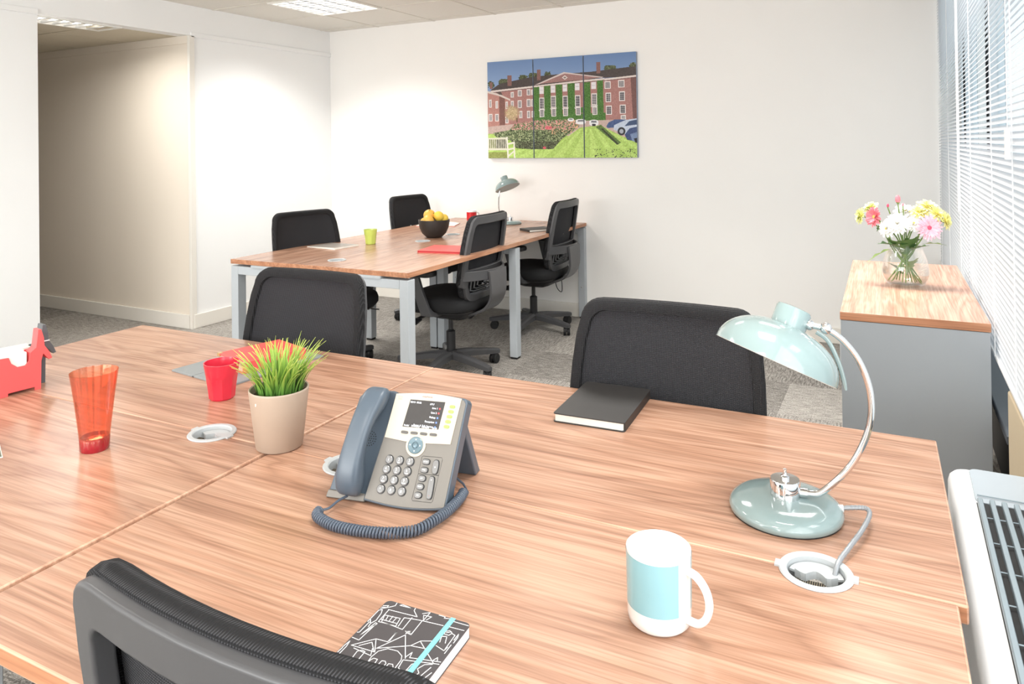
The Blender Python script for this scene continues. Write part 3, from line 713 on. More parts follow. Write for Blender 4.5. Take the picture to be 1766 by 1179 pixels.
# faceplate
fp = [(.1035, .1705)] + [(.1035 + .126 * i / 10, .1705 + .0025 * i / 10 + .0045 * math.sin(PI * i / 10)) for i in range(1, 10)] + [(.2295, .173), (.2215, .0975), (.177, .0945)] + \
     [(.158 + .0185 * math.cos(a), .0895 + .0185 * math.sin(a)) for a in [math.radians(15 - 210 * i / 16) for i in range(17)]] + [(.139, .0935), (.0965, .0965)]
pobj('faceplate', MB().prism(fp, -.001, .0032), PHC, bevel=.0008)
scr_ = pobj('screen', MB().prism([(.1272, .1172), (.1955, .1188), (.2003, .1645), (.1335, .1632)], .003, .0036), SCR)
def ptext(s_, size, M, u, v, parent, align='CENTER', h=.0037):
    return text('screen_text', s_, size, M, parent, PM @ Vector((u, v, h)), (tilt, 0, 0), align)
ptext('02/13  09:55', .0042, SCT, .1345, .1590, scr_, 'LEFT'); ptext('6717', .0042, SCT, .1765, .1585, scr_)
for i, s_ in enumerate(('Line 1', 'Line 2', 'Pickup', 'Reception', 'Bogus & Talk Service')):
    v = .1525 - .0077 * i; ur = .1935 - .0009 * i
    ptext(s_, .0044, SCT, ur - .005, v, scr_, 'RIGHT')
    pobj('line_icon', MB().lathe([(.0017, .0036), (.0017, .0040)], 10, M=Matrix.Translation((ur - .0012, v, 0))), REDP if i < 2 else mat_icon, scr_)
for s_, u in (('Redial', .1325), ('Directory', .1500), ('Forward', .1685), ('DND', .1865)): ptext(s_, .0040, SCT, u + .002, .1198, scr_)
text('logo_text', 'cisco', .0042, GRYP, ph, PM @ Vector((.113, .1625, .0033)), (tilt, 0, 0))
lb = MB()
for i, h in enumerate((.0012, .0022, .0034, .0022, .0012, .0022, .0034, .0022, .0012)): lb.box(.1080 + i * .00125, .1084 + i * .00125, .1660 - h / 2, .1660 + h / 2, .0032, .0034)
o = pobj('logo_bars', lb, GRYP); o['kind'] = 'stuff'
text('provider_text', 'voiphone', .0052, REDP, ph, PM @ Vector((.165, .1705, .0033)), (tilt, 0, 0))
def pill(x, y, rx, ry, z0, z1, n=20, e=2.0):
    P = []
    for i in range(n):
        a = 2 * PI * i / n; c, s_ = math.cos(a), math.sin(a)
        P.append((x + rx * math.copysign(abs(c) ** (2 / e), c), y + ry * math.copysign(abs(s_) ** (2 / e), s_)))
    return MB().prism(P, z0, z1)
for i in range(4):
    pobj('soft_key', pill(.1335 + i * .0181, .1082 + i * .0005, .0066, .0023, .003, .0050, e=4), SOFT, bevel=.0005)
for i in range(5): pobj('line_key', pill(.2150 - i * .0013, .1580 - i * .0083, .0050, .0026, .003, .0050, e=3), GRN, bevel=.0005)
nv_ = pobj('nav_ring', MB().lathe([(.0138, .0028), (.0138, .0046), (.0128, .0054), (.0058, .0050), (.0054, .0040)], 32, M=Matrix.Translation((.158, .0895, 0))), NAVM)
pobj('select_key', MB().lathe([(.0048, .003), (.0048, .0054), (.003, .0062), (.0001, .0063)], 20, M=Matrix.Translation((.158, .0895, 0))), NAVM, nv_)
for a in range(4):
    q = a * PI / 2; c = Vector((.158 + .0093 * math.cos(q), .0895 + .0093 * math.sin(q), .0055)); d = Vector((math.cos(q), math.sin(q), 0)); e_ = Vector((-d.y, d.x, 0))
    pobj('arrow', MB().add([c + d * .0014, c - d * .0008 + e_ * .0014, c - d * .0008 - e_ * .0014], [(0, 1, 2)]), KEYT, nv_)
digs = ['1', '2', '3', '4', '5', '6', '7', '8', '9', '*', '0', '#']; sml = ['', 'ABC', 'DEF', 'GHI', 'JKL', 'MNO', 'PQRS', 'TUV', 'WXYZ', '', '', '']
for i in range(12):
    r_, c_ = divmod(i, 3); u = .1135 + .0196 * c_ - .0019 * r_; v = .0620 - .0157 * r_ + .0004 * c_
    ring = pobj('key_rim', MB().lathe([(.0078, .0008), (.0078, .0020), (.0070, .0022)], 24, M=Matrix.Translation((u, v, 0))), PHD)
    kk = pobj('key', MB().lathe([(.0068, .0010), (.0068, .0042), (.0056, .0052), (.0001, .0054)], 24, M=Matrix.Translation((u, v, 0))), KEYM)
    text('digit', digs[i], .0062, KEYT, kk, PM @ Vector((u, v + (.0012 if sml[i] else 0), .0056)), (tilt, 0, 0))
    if sml[i]: text('letters', sml[i], .0026, KEYT, kk, PM @ Vector((u, v - .0032, .0054)), (tilt, 0, 0))
for u, v, rx, ry, s_, e_ in ((.1826, .0660, .0063, .0040, 'HOLD', 3), (.1815, .0530, .0063, .0040, 'MSG', 3), (.2010, .0598, .0052, .0108, '', 3), (.1800, .0398, .0064, .0045, 'SET', 2.4), (.1790, .0270, .0064, .0045, 'MUTE', 2.4), (.1778, .0137, .0064, .0045, 'SPK', 2.4), (.1981, .0275, .0048, .0172, '', 4)):
    pobj('key_rim', pill(u, v, rx + .0009, ry + .0009, .0008, .0021, 24, e_), PHD)
    kk = pobj('function_key', pill(u, v, rx, ry, .001, .0048, 24, e_), KEYM, bevel=.0009)
    if s_: text('letters', s_, .0030, KEYT, kk, PM @ Vector((u, v, .0049)), (tilt, 0, 0))
    elif ry > .015:
        text('letters', '+', .005, KEYT, kk, PM @ Vector((u, v + .0115, .0049)), (tilt, 0, 0)); text('letters', '-', .005, REDP, kk, PM @ Vector((u, v - .0115, .0049)), (tilt, 0, 0))
    else: text('letters', 'o', .005, KEYT, kk, PM @ Vector((u, v, .0049)), (tilt, 0, 0))
def outline(P, r): 
    mb = MB(); Q = [(x, y, .0013) for x, y in P]; mb.tube(Q + [Q[0], Q[1]], r, 4, cap=False); return mb
pobj('key_group_line', outline([(.1745, .0745), (.2090, .0755), (.2110, .0725), (.2085, .0478), (.1710, .0462), (.1728, .0730)], .0003), PHD)
pobj('key_group_line', outline([(.1710, .0460), (.2085, .0476), (.2052, .0085), (.2030, .0055), (.1690, .0045), (.1672, .0065)], .0003), PHD)
# handset
secs = []
for u_, cx, v, w_, zt, zb in ((0, .066, -.003, .013, .014, .002), (.04, .0655, .0, .0205, .025, -.002), (.12, .0655, .016, .0235, .036, -.004), (.22, .0660, .036, .0235, .041, .000), (.30, .067, .052, .0215, .0425, .018), (.5, .0715, .090, .020, .0445, .024),
                             (.68, .0765, .124, .0205, .0435, .018), (.78, .080, .142, .023, .041, .000), (.9, .0835, .164, .0235, .034, -.004), (.97, .085, .175, .019, .024, .0), (1, .0855, .178, .011, .016, .005)):
    P = []
    for i in range(16):
        a = 2 * PI * i / 16; c, s_ = math.cos(a), math.sin(a); e = 2 / 3.4
        P.append((cx - .012 + w_ * math.copysign(abs(c) ** e, c), v, (zt + zb) / 2 + (zt - zb) / 2 * math.copysign(abs(s_) ** e, s_)))
    secs.append(P)
pobj('handset', MB().loft(secs), PHB, sub=1, ang=80)
# coiled cord: straight lead, then the coil round the front of the phone
lead = [PM @ Vector((.053, -.003, .012)), Vector((.046, -.030, .014)), Vector((.040, -.050, .010)), Vector((.030, -.062, .011))]
cc = [(.030, -.062), (.033, -.074), (.050, -.086), (.078, -.096), (.110, -.099), (.145, -.097), (.180, -.089), (.210, -.072), (.228, -.045), (.237, -.010), (.240, .030), (.238, .060)]
cl = smooth_pts([(x, y, .0100 + (.004 if i > 7 else 0)) for i, (x, y) in enumerate(cc)], 24)
d = [0]
for a, b in zip(cl[:-1], cl[1:]): d.append(d[-1] + (b - a).length)
turns = int(d[-1] / .0052); pts = []
for i in range(turns * 10 + 1):
    s_ = d[-1] * i / (turns * 10); j = min(max(int(np.searchsorted(d, s_)) - 1, 0), len(cl) - 2); t_ = (s_ - d[j]) / max(d[j + 1] - d[j], 1e-9)
    p = cl[j].lerp(cl[j + 1], t_); T = (cl[j + 1] - cl[j]).normalized(); nrm = Vector((T.y, -T.x, 0)); a = 2 * PI * i / 10
    pts.append(p + nrm * (.0068 * math.cos(a)) + Vector((0, 0, 1)) * (.0068 * math.sin(a)))
CORDM = mat('phone_cord', rgb(78, 88, 102), .3, noise=(60, .05))
cb = MB().tube(smooth_pts(lead, 5), .0021, 8); cb2 = MB().tube(pts, .0023, 6); cb3 = MB().tube([pts[-1], Vector((.225, .09, .012)), Vector((.19, .11, .02))], .0021, 6)
obj('cord_lead', cb, CORDM, ph); obj('coiled_cord', cb2, CORDM, ph, ang=80); obj('cord_tail', cb3, CORDM, ph)

# ------------------------------------------------------------------ desk lamps
LAMP = mat('pale_green_enamel', rgb(140, 159, 159), .12, coat=.6, noise=(6, .01)); LAMPIN = mat('shade_lining', rgb(226, 234, 232), .35, noise=(9, .01)); CORDG = mat('grey_flex', rgb(150, 154, 158), .4, .3, noise=(200, .1))
mat_bulb = mat('bulb_glass', rgb(240, 240, 235), .3, noise=(9, .01))
def make_lamp(name, label, loc, rz, sx, pts, rim, tilt_y, joint):
    t = thing(name, label, 'lamp', loc, rz, 'pale green desk lamps')
    X = lambda p: Vector((sx * p[0], p[1], p[2]))
    obj('base', MB().lathe([(.002, .0), (.085, .0), (.0885, .004), (.0888, .010), (.085, .017), (.075, .0225), (.055, .0255), (.030, .027), (.0001, .0275)], 64), LAMP, t, ang=60)
    obj('base_pad', MB().lathe([(.080, -.0), (.0865, .0), (.0865, .0025), (.080, .0025)], 48, close=True), RUBBER, t)
    cup = obj('switch_cup', MB().lathe([(.0235, .026), (.0238, .052), (.0225, .0545), (.0001, .0548)], 40), CHROME, t)
    obj('switch', MB().lathe([(.0070, .054), (.0070, .0585), (.004, .060), (.0032, .062), (.0028, .070), (.0001, .0712)], 16), CHROME, cup)
    obj('socket', MB().tube([X((.018, 0, .035)), X((.034, 0, .035))], .0075, 14), CHROME, t)
    arm = smooth_pts([X(p) for p in pts], 8)
    obj('arm', MB().tube(arm, .0052, 14), CHROME, t, ang=80)
    end = arm[-1]
    jt = obj('ball_joint', MB().ell(end, (.0095, .0095, .0095), 20, 12), CHROME, t)
    c0 = X(rim[0]); ax = Vector((sx * rim[1][0], rim[1][1], rim[1][2])).normalized()
    Q = ax.to_track_quat('Z', 'Y').to_matrix().to_4x4(); T = Matrix.Translation(c0) @ Q
    R_ = rim[2]; H_ = rim[3]
    prof = [(R_ * math.cos(a) ** .85 if a < 1.5 else .02, H_ * math.sin(a)) for a in [1.35 * i / 14 for i in range(15)]]
    inner = [(r - .0018, z - .0008) for r, z in prof]
    obj('shade', MB().lathe(prof + [(.0001, H_ * 1.0)], 72, M=T), LAMP, t, ang=60)
    obj('shade_lining', MB().lathe([prof[0]] + inner + [(.0001, H_ - .002)], 72, M=T), LAMPIN, t, ang=60)
    cap_c = T @ Vector((0, 0, H_ - .010))
    obj('shade_cap', MB().lathe([(.0285, 0), (.0285, .034), (.0265, .0385), (.018, .0405), (.0001, .041)], 40, M=Matrix.Translation(cap_c) @ Q), LAMP, t, ang=50)
    q = cap_c + ax * .016
    obj('link', MB().tube([q + (end - q).normalized() * .02, end], .0050, 12).ell(q + (end - q) * .55, (.0085, .0085, .0085), 14, 8), CHROME, t)
    obj('bulb', MB().ell(c0 + ax * .030, (.022, .022, .028), 16, 10), mat_bulb, t)
    return t
lp = make_lamp('desk_lamp', 'pale green desk lamp with chrome arm at the right of the foreground desk', (-.1679, 1.2785, TZ), math.radians(7.5), 1,
    [(.020, 0, .035), (.036, 0, .035), (.058, 0, .042), (.100, 0, .090), (.126, 0, .150), (.130, 0, .204), (.116, 0, .253), (.091, 0, .288), (.066, 0, .306)],
    ((-.013, .0, .247), (.363, .26, .93), .1000, .064), 0, None)
fin = smooth_pts([(.052, .012, .296), (.070, .012, .282), (.086, .010, .245), (.095, .008, .206)], 6)
obj('shade_handle', MB().tube(fin, [.0022] * (len(fin) - 3) + [.002, .0016, .0010], 8, flat=1.6), LAMP, lp)
cord = smooth_pts([(.080, .008, .014), (.104, .010, .018), (.122, .008, .020), (.124, -.010, .018), (.108, -.060, .016), (.086, -.110, .012), (.068, -.145, .002), (.060, -.166, -.03), (.058, -.170, -.06)], 8)
obj('flex_cord', MB().tube(cord, [.0034 + .0006 * (i % 2) for i in range(len(cord))], 10), CORDG, lp, ang=20)
obj('cord_grip', MB().tube([(.078, .008, .0135), (.088, .0085, .0145)], .006, 12), WHITE, lp)
make_lamp('desk_lamp', 'small pale green desk lamp standing on the back desk by the wall', (-2.634, 5.00, TZ), math.radians(27.2), -1,
    [(.020, 0, .035), (.036, 0, .035), (.058, 0, .044), (.080, 0, .090), (.086, 0, .160), (.080, .0, .24), (.066, .01, .310), (.05, .02, .335), (.042, .02, .340)],
    ((.015, .0, .278), (.33, .28, .93), .0990, .066), 0, None)

# ------------------------------------------------------------------ things on the foreground desk
CER = mat('white_ceramic', rgb(247, 247, 246), .12, coat=.4, noise=(5, .008)); BLUE = mat('pale_blue_glaze', rgb(144, 194, 205), .14, coat=.4, noise=(5, .01))
mug = thing('mug', 'white mug with a pale blue block, right foreground of the desk', 'mug', (-.2763, .9206, TZ), 0)
obj('body', MB().lathe([(.0001, .002), (.030, .002), (.031, 0), (.036, 0), (.0395, .004), (.0405, .012), (.0414, .088), (.0410, .0925), (.0398, .0932), (.0388, .090), (.0375, .014), (.034, .007), (.0001, .006)], 64), CER, mug, ang=50)
a0, a1 = math.radians(145), math.radians(322); pts_ = []
V = []; F = []; nn = 40
for i in range(nn + 1):
    a = a0 + (a1 - a0) * i / nn
    for j in range(7):
        z = .0245 + (.0895 - .0245) * j / 6; r = .04055 + .0009 * (z - .012) / .076 + .00018; V.append((r * math.cos(a), r * math.sin(a), z))
for i in range(nn):
    for j in range(6): F.append((i * 7 + j, (i + 1) * 7 + j, (i + 1) * 7 + j + 1, i * 7 + j + 1))
obj('blue_block', MB().add(V, F), BLUE, mug, ang=80)
V2 = []; 
b0, b1 = math.radians(-1), math.radians(125)
for i in range(nn + 1):
    a = b0 + (b1 - b0) * i / nn
    for j in range(7):
        z = .0245 + (.0895 - .0245) * j / 6; r = .04055 + .0009 * (z - .012) / .076 + .00018; V2.append((r * math.cos(a), r * math.sin(a), z))
obj('blue_block', MB().add(V2, F), BLUE, mug, ang=80)
ha = math.radians(-15)
hp = smooth_pts([(.039, .077), (.054, .074), (.066, .062), (.0705, .045), (.066, .028), (.055, .017), (.039, .016)], 6)
obj('handle', MB().tube([(p.x * math.cos(ha), p.x * math.sin(ha), p.y) for p in [Vector((q[0], q[1], 0)) for q in hp]], .0058, 14, flat=.8), CER, mug, ang=80)

# plant pot
POT = mat('sand_ceramic', rgb(178, 160, 143), .6, noise=(25, .05), bump=(300, .08, .0006)); SOIL = mat('dark_soil', rgb(60, 48, 36), .95, noise=(120, .3)); CHIP = mat('pale_chip', rgb(240, 232, 222), .7, noise=(200, .05))
pt = thing('potted_grass', 'beige pot of bright green grass on the desk beside the phone', 'plant', (-1.1261, 1.1106, TZ), 0)
obj('pot', MB().lathe([(.0001, 0), (.042, 0), (.0465, .003), (.0595, .116), (.0598, .119), (.0585, .1205), (.0560, .119), (.0545, .105), (.0001, .104)], 56), POT, pt, ang=50)
obj('soil', MB().lathe([(.0001, .1075), (.03, .1072), (.0542, .105)], 32), SOIL, pt)
obj('chip', MB().add([(-.0045, 0, .006), (-.002, 0, .007), (-.001, 0, .003), (.002, 0, -.001), (.0015, 0, -.006), (-.001, 0, -.0065), (-.002, 0, -.002), (-.0035, 0, .001)], [tuple(range(8))]), CHIP, pt, (.0155 - .02, -.0590 + .0014, .104), (math.radians(-6.5), 0, math.radians(-4)))
def blade_mat():
    M = bpy.data.materials.new('grass_blade'); M.use_nodes = True; nt = M.node_tree; b = nt.nodes['Principled BSDF']; N = nt.nodes.new
    tc = N('ShaderNodeTexCoord'); sp_ = N('ShaderNodeSeparateXYZ'); nt.links.new(tc.outputs['Generated'], sp_.inputs[0])
    r = N('ShaderNodeValToRGB'); e = r.color_ramp.elements; e[0].position = .0; e[0].color = rgb(62, 104, 48); e[1].position = 1; e[1].color = rgb(208, 220, 122)
    x = e.new(.35); x.color = rgb(104, 150, 62); x = e.new(.75); x.color = rgb(160, 194, 82)
    nt.links.new(sp_.outputs['Z'], r.inputs[0]); nt.links.new(r.outputs[0], b.inputs['Base Color']); b.inputs['Roughness'].default_value = .45
    return M
BLD = blade_mat(); variants = []
for q in range(7):
    bend = .006 + .008 * q; n = 7; V = []; F = []
    for i in range(n + 1):
        u_ = i / n; wd = .0030 * (1 - u_ ** 1.6) * (.75 + .5 * min(u_ * 4, 1)) + .00012
        y = bend * u_ ** 2; z = .118 * (u_ - .10 * (q / 6) * u_ ** 3)
        V += [(-wd, y - .0006, z), (0, y + .0007, z), (wd, y - .0006, z)]
    for i in range(n):
        for s_ in (0, 1): F.append((i * 3 + s_, i * 3 + s_ + 1, i * 3 + s_ + 4, i * 3 + s_ + 3))
    me = MB().add(V, F).mesh('blade', 80); me.materials.append(BLD); variants.append(me)
rg = random.Random(3)
for i in range(170):
    r = .046 * math.sqrt(rg.random()); a = rg.random() * 2 * PI; lean = rg.gauss(0, .06)
    out = r / .046
    me = variants[min(6, max(0, int(out * 5 + rg.random() * 2)))]
    o = obj('blade', me, None, pt, (r * math.cos(a), r * math.sin(a), .104))
    o.rotation_euler = (-(.01 + .15 * out * rg.random()), lean, a - PI / 2 + rg.gauss(0, .5)); k_ = .55 + .42 * rg.random() + (.10 if rg.random() < .12 else 0); o.scale = (.8 * (.8 + .5 * rg.random()), 1, k_ * 1.0)
    if k_ > .9: o.scale[2] = k_ * .98

# red tumbler and red cup
REDT = glassy('red_clear_plastic', (.985, .64, .52, 1), gloss=.9, base=.07, edge=.35); REDB = mat('red_clear_base', rgb(150, 16, 34), .12, coat=.5, noise=(70, .35))
tm = thing('tumbler', 'tall clear red plastic tumbler on the left of the desk', 'cup', (-1.4587, .9334, TZ), 0)
obj('wall', MB().lathe([(.0272, .004), (.0285, .03), (.0365, .10), (.0445, .158), (.0448, .159), (.0435, .159), (.0355, .10), (.0272, .03), (.0268, .028)], 56, close=False), REDT, tm, ang=60)
obj('base', MB().lathe([(.0001, .001), (.024, .001), (.0255, 0), (.0272, .002), (.0282, .024), (.0262, .027), (.015, .024), (.0001, .026)], 40), REDB, tm, ang=50)
REDC = mat('red_melamine', rgb(214, 44, 66), .22, coat=.3, noise=(6, .02)); LIME = mat('lime_melamine', rgb(198, 214, 104), .25, coat=.3, noise=(6, .02))
def facet_cup(name, label, loc, M, rb, rt, h, group=None, rz=0):
    t = thing(name, label, 'cup', loc, rz, group)
    n = 54; V = []; F = []; prof = [(.0, 0, 0), (.88, 0, 0), (1, .04, 1), (1, .30, 1), (1, .60, .8), (1, .66, .1), (1, .70, 0), (1, .97, 0), (1.0, 1.0, 0), (.93, 1.0, 0), (.93, .96, 0), (.90, .6, 0), (.88, .08, 0), (.0, .06, 0)]
    for s_, zf, fc_ in prof:
        R = (rb + (rt - rb) * zf ** 1.25)
        for i in range(n):
            a = 2 * PI * i / n; ph_ = (a % (2 * PI / 9)) - PI / 9
            k_ = 1 + fc_ * (math.cos(PI / 9) * 1.0 / math.cos(ph_) - 1)
            r = R * s_ * k_; V.append((max(r, 1e-4) * math.cos(a), max(r, 1e-4) * math.sin(a), zf * h))
    k = len(prof)
    for j in range(k - 1):
        for i in range(n): F.append((j * n + i, j * n + (i + 1) % n, (j + 1) * n + (i + 1) % n, (j + 1) * n + i))
    obj('body', MB().add(V, F), M, t, ang=14)
    return t
facet_cup('beaker', 'red faceted beaker on the desk in front of the grey folder', (-1.4695, 1.2626, TZ), REDC, .0300, .0425, .0885, 'faceted melamine beakers')
facet_cup('beaker', 'lime green faceted beaker on the back desk', (-2.9196, 3.6609, TZ), LIME, .0325, .0420, .0918, 'faceted melamine beakers')

# black notebook
def tilted(v): return v
NBK = mat('black_leatherette', rgb(48, 46, 45), .5, noise=(35, .12), bump=(400, .1, .0006))
def hardback(name, label, loc, rz, w_, l_, h, M, cat='notebook', rib=False, grp=None, spine=-1):
    t = thing(name, label, cat, loc, rz, grp)
    obj('pages', MB().prism(rrect(-w_ / 2 + .003, w_ / 2 - .004, -l_ / 2 + .003, l_ / 2 - .003, .004), .0025, h - .0025), PAPER, t)
    cv = MB().prism(rrect(-w_ / 2, w_ / 2, -l_ / 2, l_ / 2, .006), 0, .0024)
    obj('back_cover', cv, M, t, bevel=.0008)
    obj('front_cover', MB().prism(rrect(-w_ / 2, w_ / 2, -l_ / 2, l_ / 2, .006), h - .0024, h), M, t, bevel=.0008)
    e = w_ / 2 * spine
    obj('spine', MB().box(min(e, e - spine * .003), max(e, e - spine * .003), -l_ / 2 + .005, l_ / 2 - .005, .0015, h - .0015), M, t, bevel=.0008)
    return t
hardback('notebook', 'plain black hardback notebook on the desk before the chair', (-.600, 1.590, TZ), math.radians(3.2), .162, .232, .020, NBK, spine=1)

# patterned notebook
NPAT = mat('charcoal_cover', rgb(74, 70, 72), .55, noise=(45, .08)); LINEW = mat('white_line_print', rgb(240, 240, 240), .6, noise=(80, .01)); BAND = mat('aqua_elastic', rgb(128, 214, 224), .6, noise=(300, .05))
pn = thing('patterned_notebook', 'dark notebook printed with white building outlines and an aqua elastic band', 'notebook', (-.599, .778, TZ), math.radians(3.34))
w_, l_ = .1235, .188
obj('pages', MB().prism(rrect(.001, w_ - .0005, -l_ + .001, -.001, .006), .001, .0140), WHITE, pn)
obj('cover', MB().prism(rrect(0, w_, -l_, 0, .007), .0138, .0150), NPAT, pn, bevel=.0004)
obj('back_cover', MB().prism(rrect(0, w_, -l_, 0, .007), 0, .0012), NPAT, pn)
LN = [[(-2,13),(8,10),(8,15),(1,19)],[(15,-1),(16,7),(9,14),(0,16)],[(12,17),(33,16),(54,15)],[(43,0),(44,6),(54,15)],[(21,4),(24,-1),(37,3),(21,4)],[(1,40),(-2,31),(1,23),(5,20),(8,27),(10,41),(7,49)],[(0,47),(0,41),(7,49),(8,55)],[(-1,69),(4,68),(4,47)],[(8,72),(12,45),(15,46),(8,72)],[(-2,79),(12,80),(14,48)],[(13,17),(14,42),(29,41),(50,43),(49,19)],[(14,28),(36,26),(39,41),(18,41),(14,28)],[(19,27),(21,36)],[(25,26),(26,37)],[(31,26),(31,37)],[(15,37),(38,36)],[(42,40),(40,23),(50,21),(64,19),(93,17)],[(64,19),(65,47),(58,46)],[(57,7),(65,1),(65,18),(60,9),(71,8),(68,16)],[(78,1),(87,-1),(87,4),(95,2)],[(101,5),(122,5)],[(101,16),(121,15)],[(55,44),(64,45),(56,45),(61,42),(58,48)],[(9,91),(30,70),(46,69),(46,49),(47,67)],[(9,91),(42,90),(30,70)],[(18,88),(29,77),(40,89)],[(40,84),(59,50),(81,85)],[(15,94),(41,97),(36,86)],[(40,84),(75,64),(82,52),(94,47)],[(75,64),(99,61)],[(82,53),(115,79)],[(24,115),(22,97),(26,93),(31,94),(32,113),(24,115)],[(0,123),(5,122),(5,95),(3,85),(-2,97),(2,99),(-1,107)],[(46,122),(43,98),(45,87),(53,79),(66,78),(75,83),(78,89),(80,125)],[(44,115),(45,103),(47,99),(52,99),(55,121),(47,121)],[(57,121),(58,99),(62,98),(65,101),(65,121),(58,122)],[(68,122),(68,100),(73,99),(76,103),(75,122),(68,122)],[(47,116),(80,115)],[(1,135),(8,133),(10,135),(14,121),(24,122),(32,121),(41,121),(42,127),(50,135)],[(20,126),(26,119),(36,125),(20,126)],[(57,132),(61,124),(62,131),(65,126)],[(79,126),(89,125)],[(80,83),(83,73),(85,82),(122,74)],[(80,88),(123,78)],[(80,88),(82,101),(85,103),(89,124)],[(92,112),(93,90),(97,87),(92,112)],[(105,109),(108,99),(103,94),(107,85),(115,81)],[(109,116),(116,86)],[(115,114),(121,93)],[(112,76),(115,69),(118,75)],[(101,29),(101,25),(105,22),(110,25),(108,30),(102,30)],[(103,27),(108,23)],[(104,45),(101,35),(107,33),(111,44)],[(116,56),(115,27),(111,26)],[(118,35),(118,23),(120,30),(120,40)],[(103,52),(116,56),(117,49)],[(119,60),(119,44)]]
lm = MB()
def ribbon(mb, P, wd, z):
    P = [(min(max(x, .0015), w_ - .0015), min(y, -.0012)) for x, y in P]
    for a, b in zip(P[:-1], P[1:]):
        d = Vector((b[0] - a[0], b[1] - a[1]))
        if d.length < .0008: continue
        d.normalize(); n_ = Vector((-d.y, d.x)) * wd; a_, b_ = Vector(a) - d * wd * .6, Vector(b) + d * wd * .6
        mb.prism([(a_ - n_), (b_ - n_), (b_ + n_), (a_ + n_)], z, z + .0002)
for P in LN: ribbon(lm, [(x / 1000, -y / 1000) for x, y in P], .00048, .01495)
for P in LN[:24]: ribbon(lm, [(x / 1000, -y / 1000 - .132) for x, y in P if y < 54], .00048, .01495) if len([1 for x, y in P if y < 54]) > 1 else None
o = obj('line_drawing', lm, LINEW, pn); o['kind'] = 'stuff'
obj('elastic_band', MB().box(.0945, .1012, -l_ - .0006, .0006, -.0 + .0002, .0156), BAND, pn, bevel=.0004)

# grey folder with the red ring binder on it
GREYF = mat('grey_board', rgb(140, 146, 148), .45, noise=(14, .03)); REDF = mat('red_board', rgb(222, 88, 84), .45, noise=(14, .03)); GOLD = mat('brass_ring', rgb(224, 196, 140), .25, .8, noise=(20, .03))
fd = thing('folder', 'flat grey folder lying under the red binder on the desk', 'folder', (-1.771, 1.353, TZ), math.radians(-6.5))
obj('cover', MB().box(0, .098, 0, .315, .0, .005), GREYF, fd, bevel=.0008)
obj('cover', MB().box(.1005, .255, 0, .315, .0, .005), GREYF, fd, bevel=.0008)
obj('hinge', MB().box(.094, .104, 0, .315, .0003, .0026), BLACKP, fd)
rb_ = thing('ring_binder', 'red binder with pale metal corners lying on the grey folder', 'binder', (-1.700, 1.446, TZ + .005), math.radians(-15.5))
bw, bl, bh = .150, .190, .030
obj('lower_board', MB().box(0, bw, .0, bl, 0, .003), REDF, rb_, bevel=.0008)
obj('upper_board', MB().box(0, bw, .0, bl, bh - .003, bh), REDF, rb_, bevel=.0008)
obj('spine', MB().box(bw - .003, bw, 0, bl, .001, bh - .001), REDF, rb_, bevel=.0008)
obj('pages', MB().box(.006, bw - .006, .006, bl - .004, .003, bh - .006), mat('pink_pages', rgb(228, 160, 158), .8, noise=(40, .04)), rb_)
for x, y in ((.004, .004), (bw - .006, .002)):
    obj('metal_corner', MB().box(x - .005, x + .007, y - .0045, y + .008, bh - .009, bh + .0006), GOLD, rb_, bevel=.001)

# dog-shaped note holders
DOGR = mat('red_note_holder', rgb(236, 92, 92), .45, noise=(9, .02)); DOGG = mat('grey_note_holder', rgb(92, 96, 100), .45, noise=(9, .03))
prof_full = [(-.012, 0), (.0, 0), (.0169, 0), (.0169, .0075), (.0765, .0085), (.0765, 0), (.0905, 0), (.0917, .0717), (.0962, .0887), (.1095, .0713), (.117, .0738), (.111, .090), (.0993, .1093), (.098, .1294), (.0922, .1520), (.0850, .1520), (.0800, .1078), (.066, .0975), (.064, .0784), (.0553, .068), (.0383, .068), (.0244, .080), (.019, .0957), (-.012, .097)]
head = [(.0640, .0450), (.0910, .0450), (.0917, .0717), (.0962, .0887), (.1095, .0713), (.117, .0738), (.111, .090), (.0993, .1093), (.098, .1294), (.0922, .1520), (.0850, .1520), (.0800, .1078), (.066, .0975)]
def note_holder(M, label, loc, rz, collar):
    t = thing('note_holder', label, 'note holder', loc, rz, 'animal-shaped paper note holders')
    Th = .0045; Dp = .046
    obj('front_plate', MB().prism(prof_full, 0, Th, axis='y'), M, t, bevel=.0006)
    back = [p for p in prof_full if p[0] < .0918]
    obj('back_plate', MB().prism([(-.012, 0), (.0169, 0), (.0169, .0075), (.0765, .0085), (.0765, 0), (.0905, 0), (.0905, .098), (-.012, .098)], Dp - Th, Dp, axis='y'), M, t, bevel=.0006)
    obj('head_block', MB().prism(head, Th, .032, axis='y'), M, t, bevel=.0006)
    obj('end_plate', MB().box(-.012, -.0075, Th, Dp - Th, .008, .097), M, t)
    obj('floor_plate', MB().box(-.0075, .0765, Th, Dp - Th, .0085, .012), M, t)
    obj('note_paper', MB().box(-.006, .0600, Th + .0015, Th + .016, .012, .1000).box(-.006, .0600, Th + .019, Dp - Th - .002, .012, .1035), PAPER, t)
    if collar: obj('collar', MB().loft([[(.083, -.002, z), (.1005, -.002, z), (.1005, .034, z), (.083, .034, z)] for z in (.108, .1105)]), WHITE, t)
    return t
note_holder(DOGR, 'red dog-shaped note holder with white paper at the left edge of the desk', (-1.968, 1.020, TZ), math.radians(80.4), False)
note_holder(DOGG, 'dark grey animal-shaped note holder just behind the red one', (-2.012, 1.056, TZ), math.radians(80.4), True)

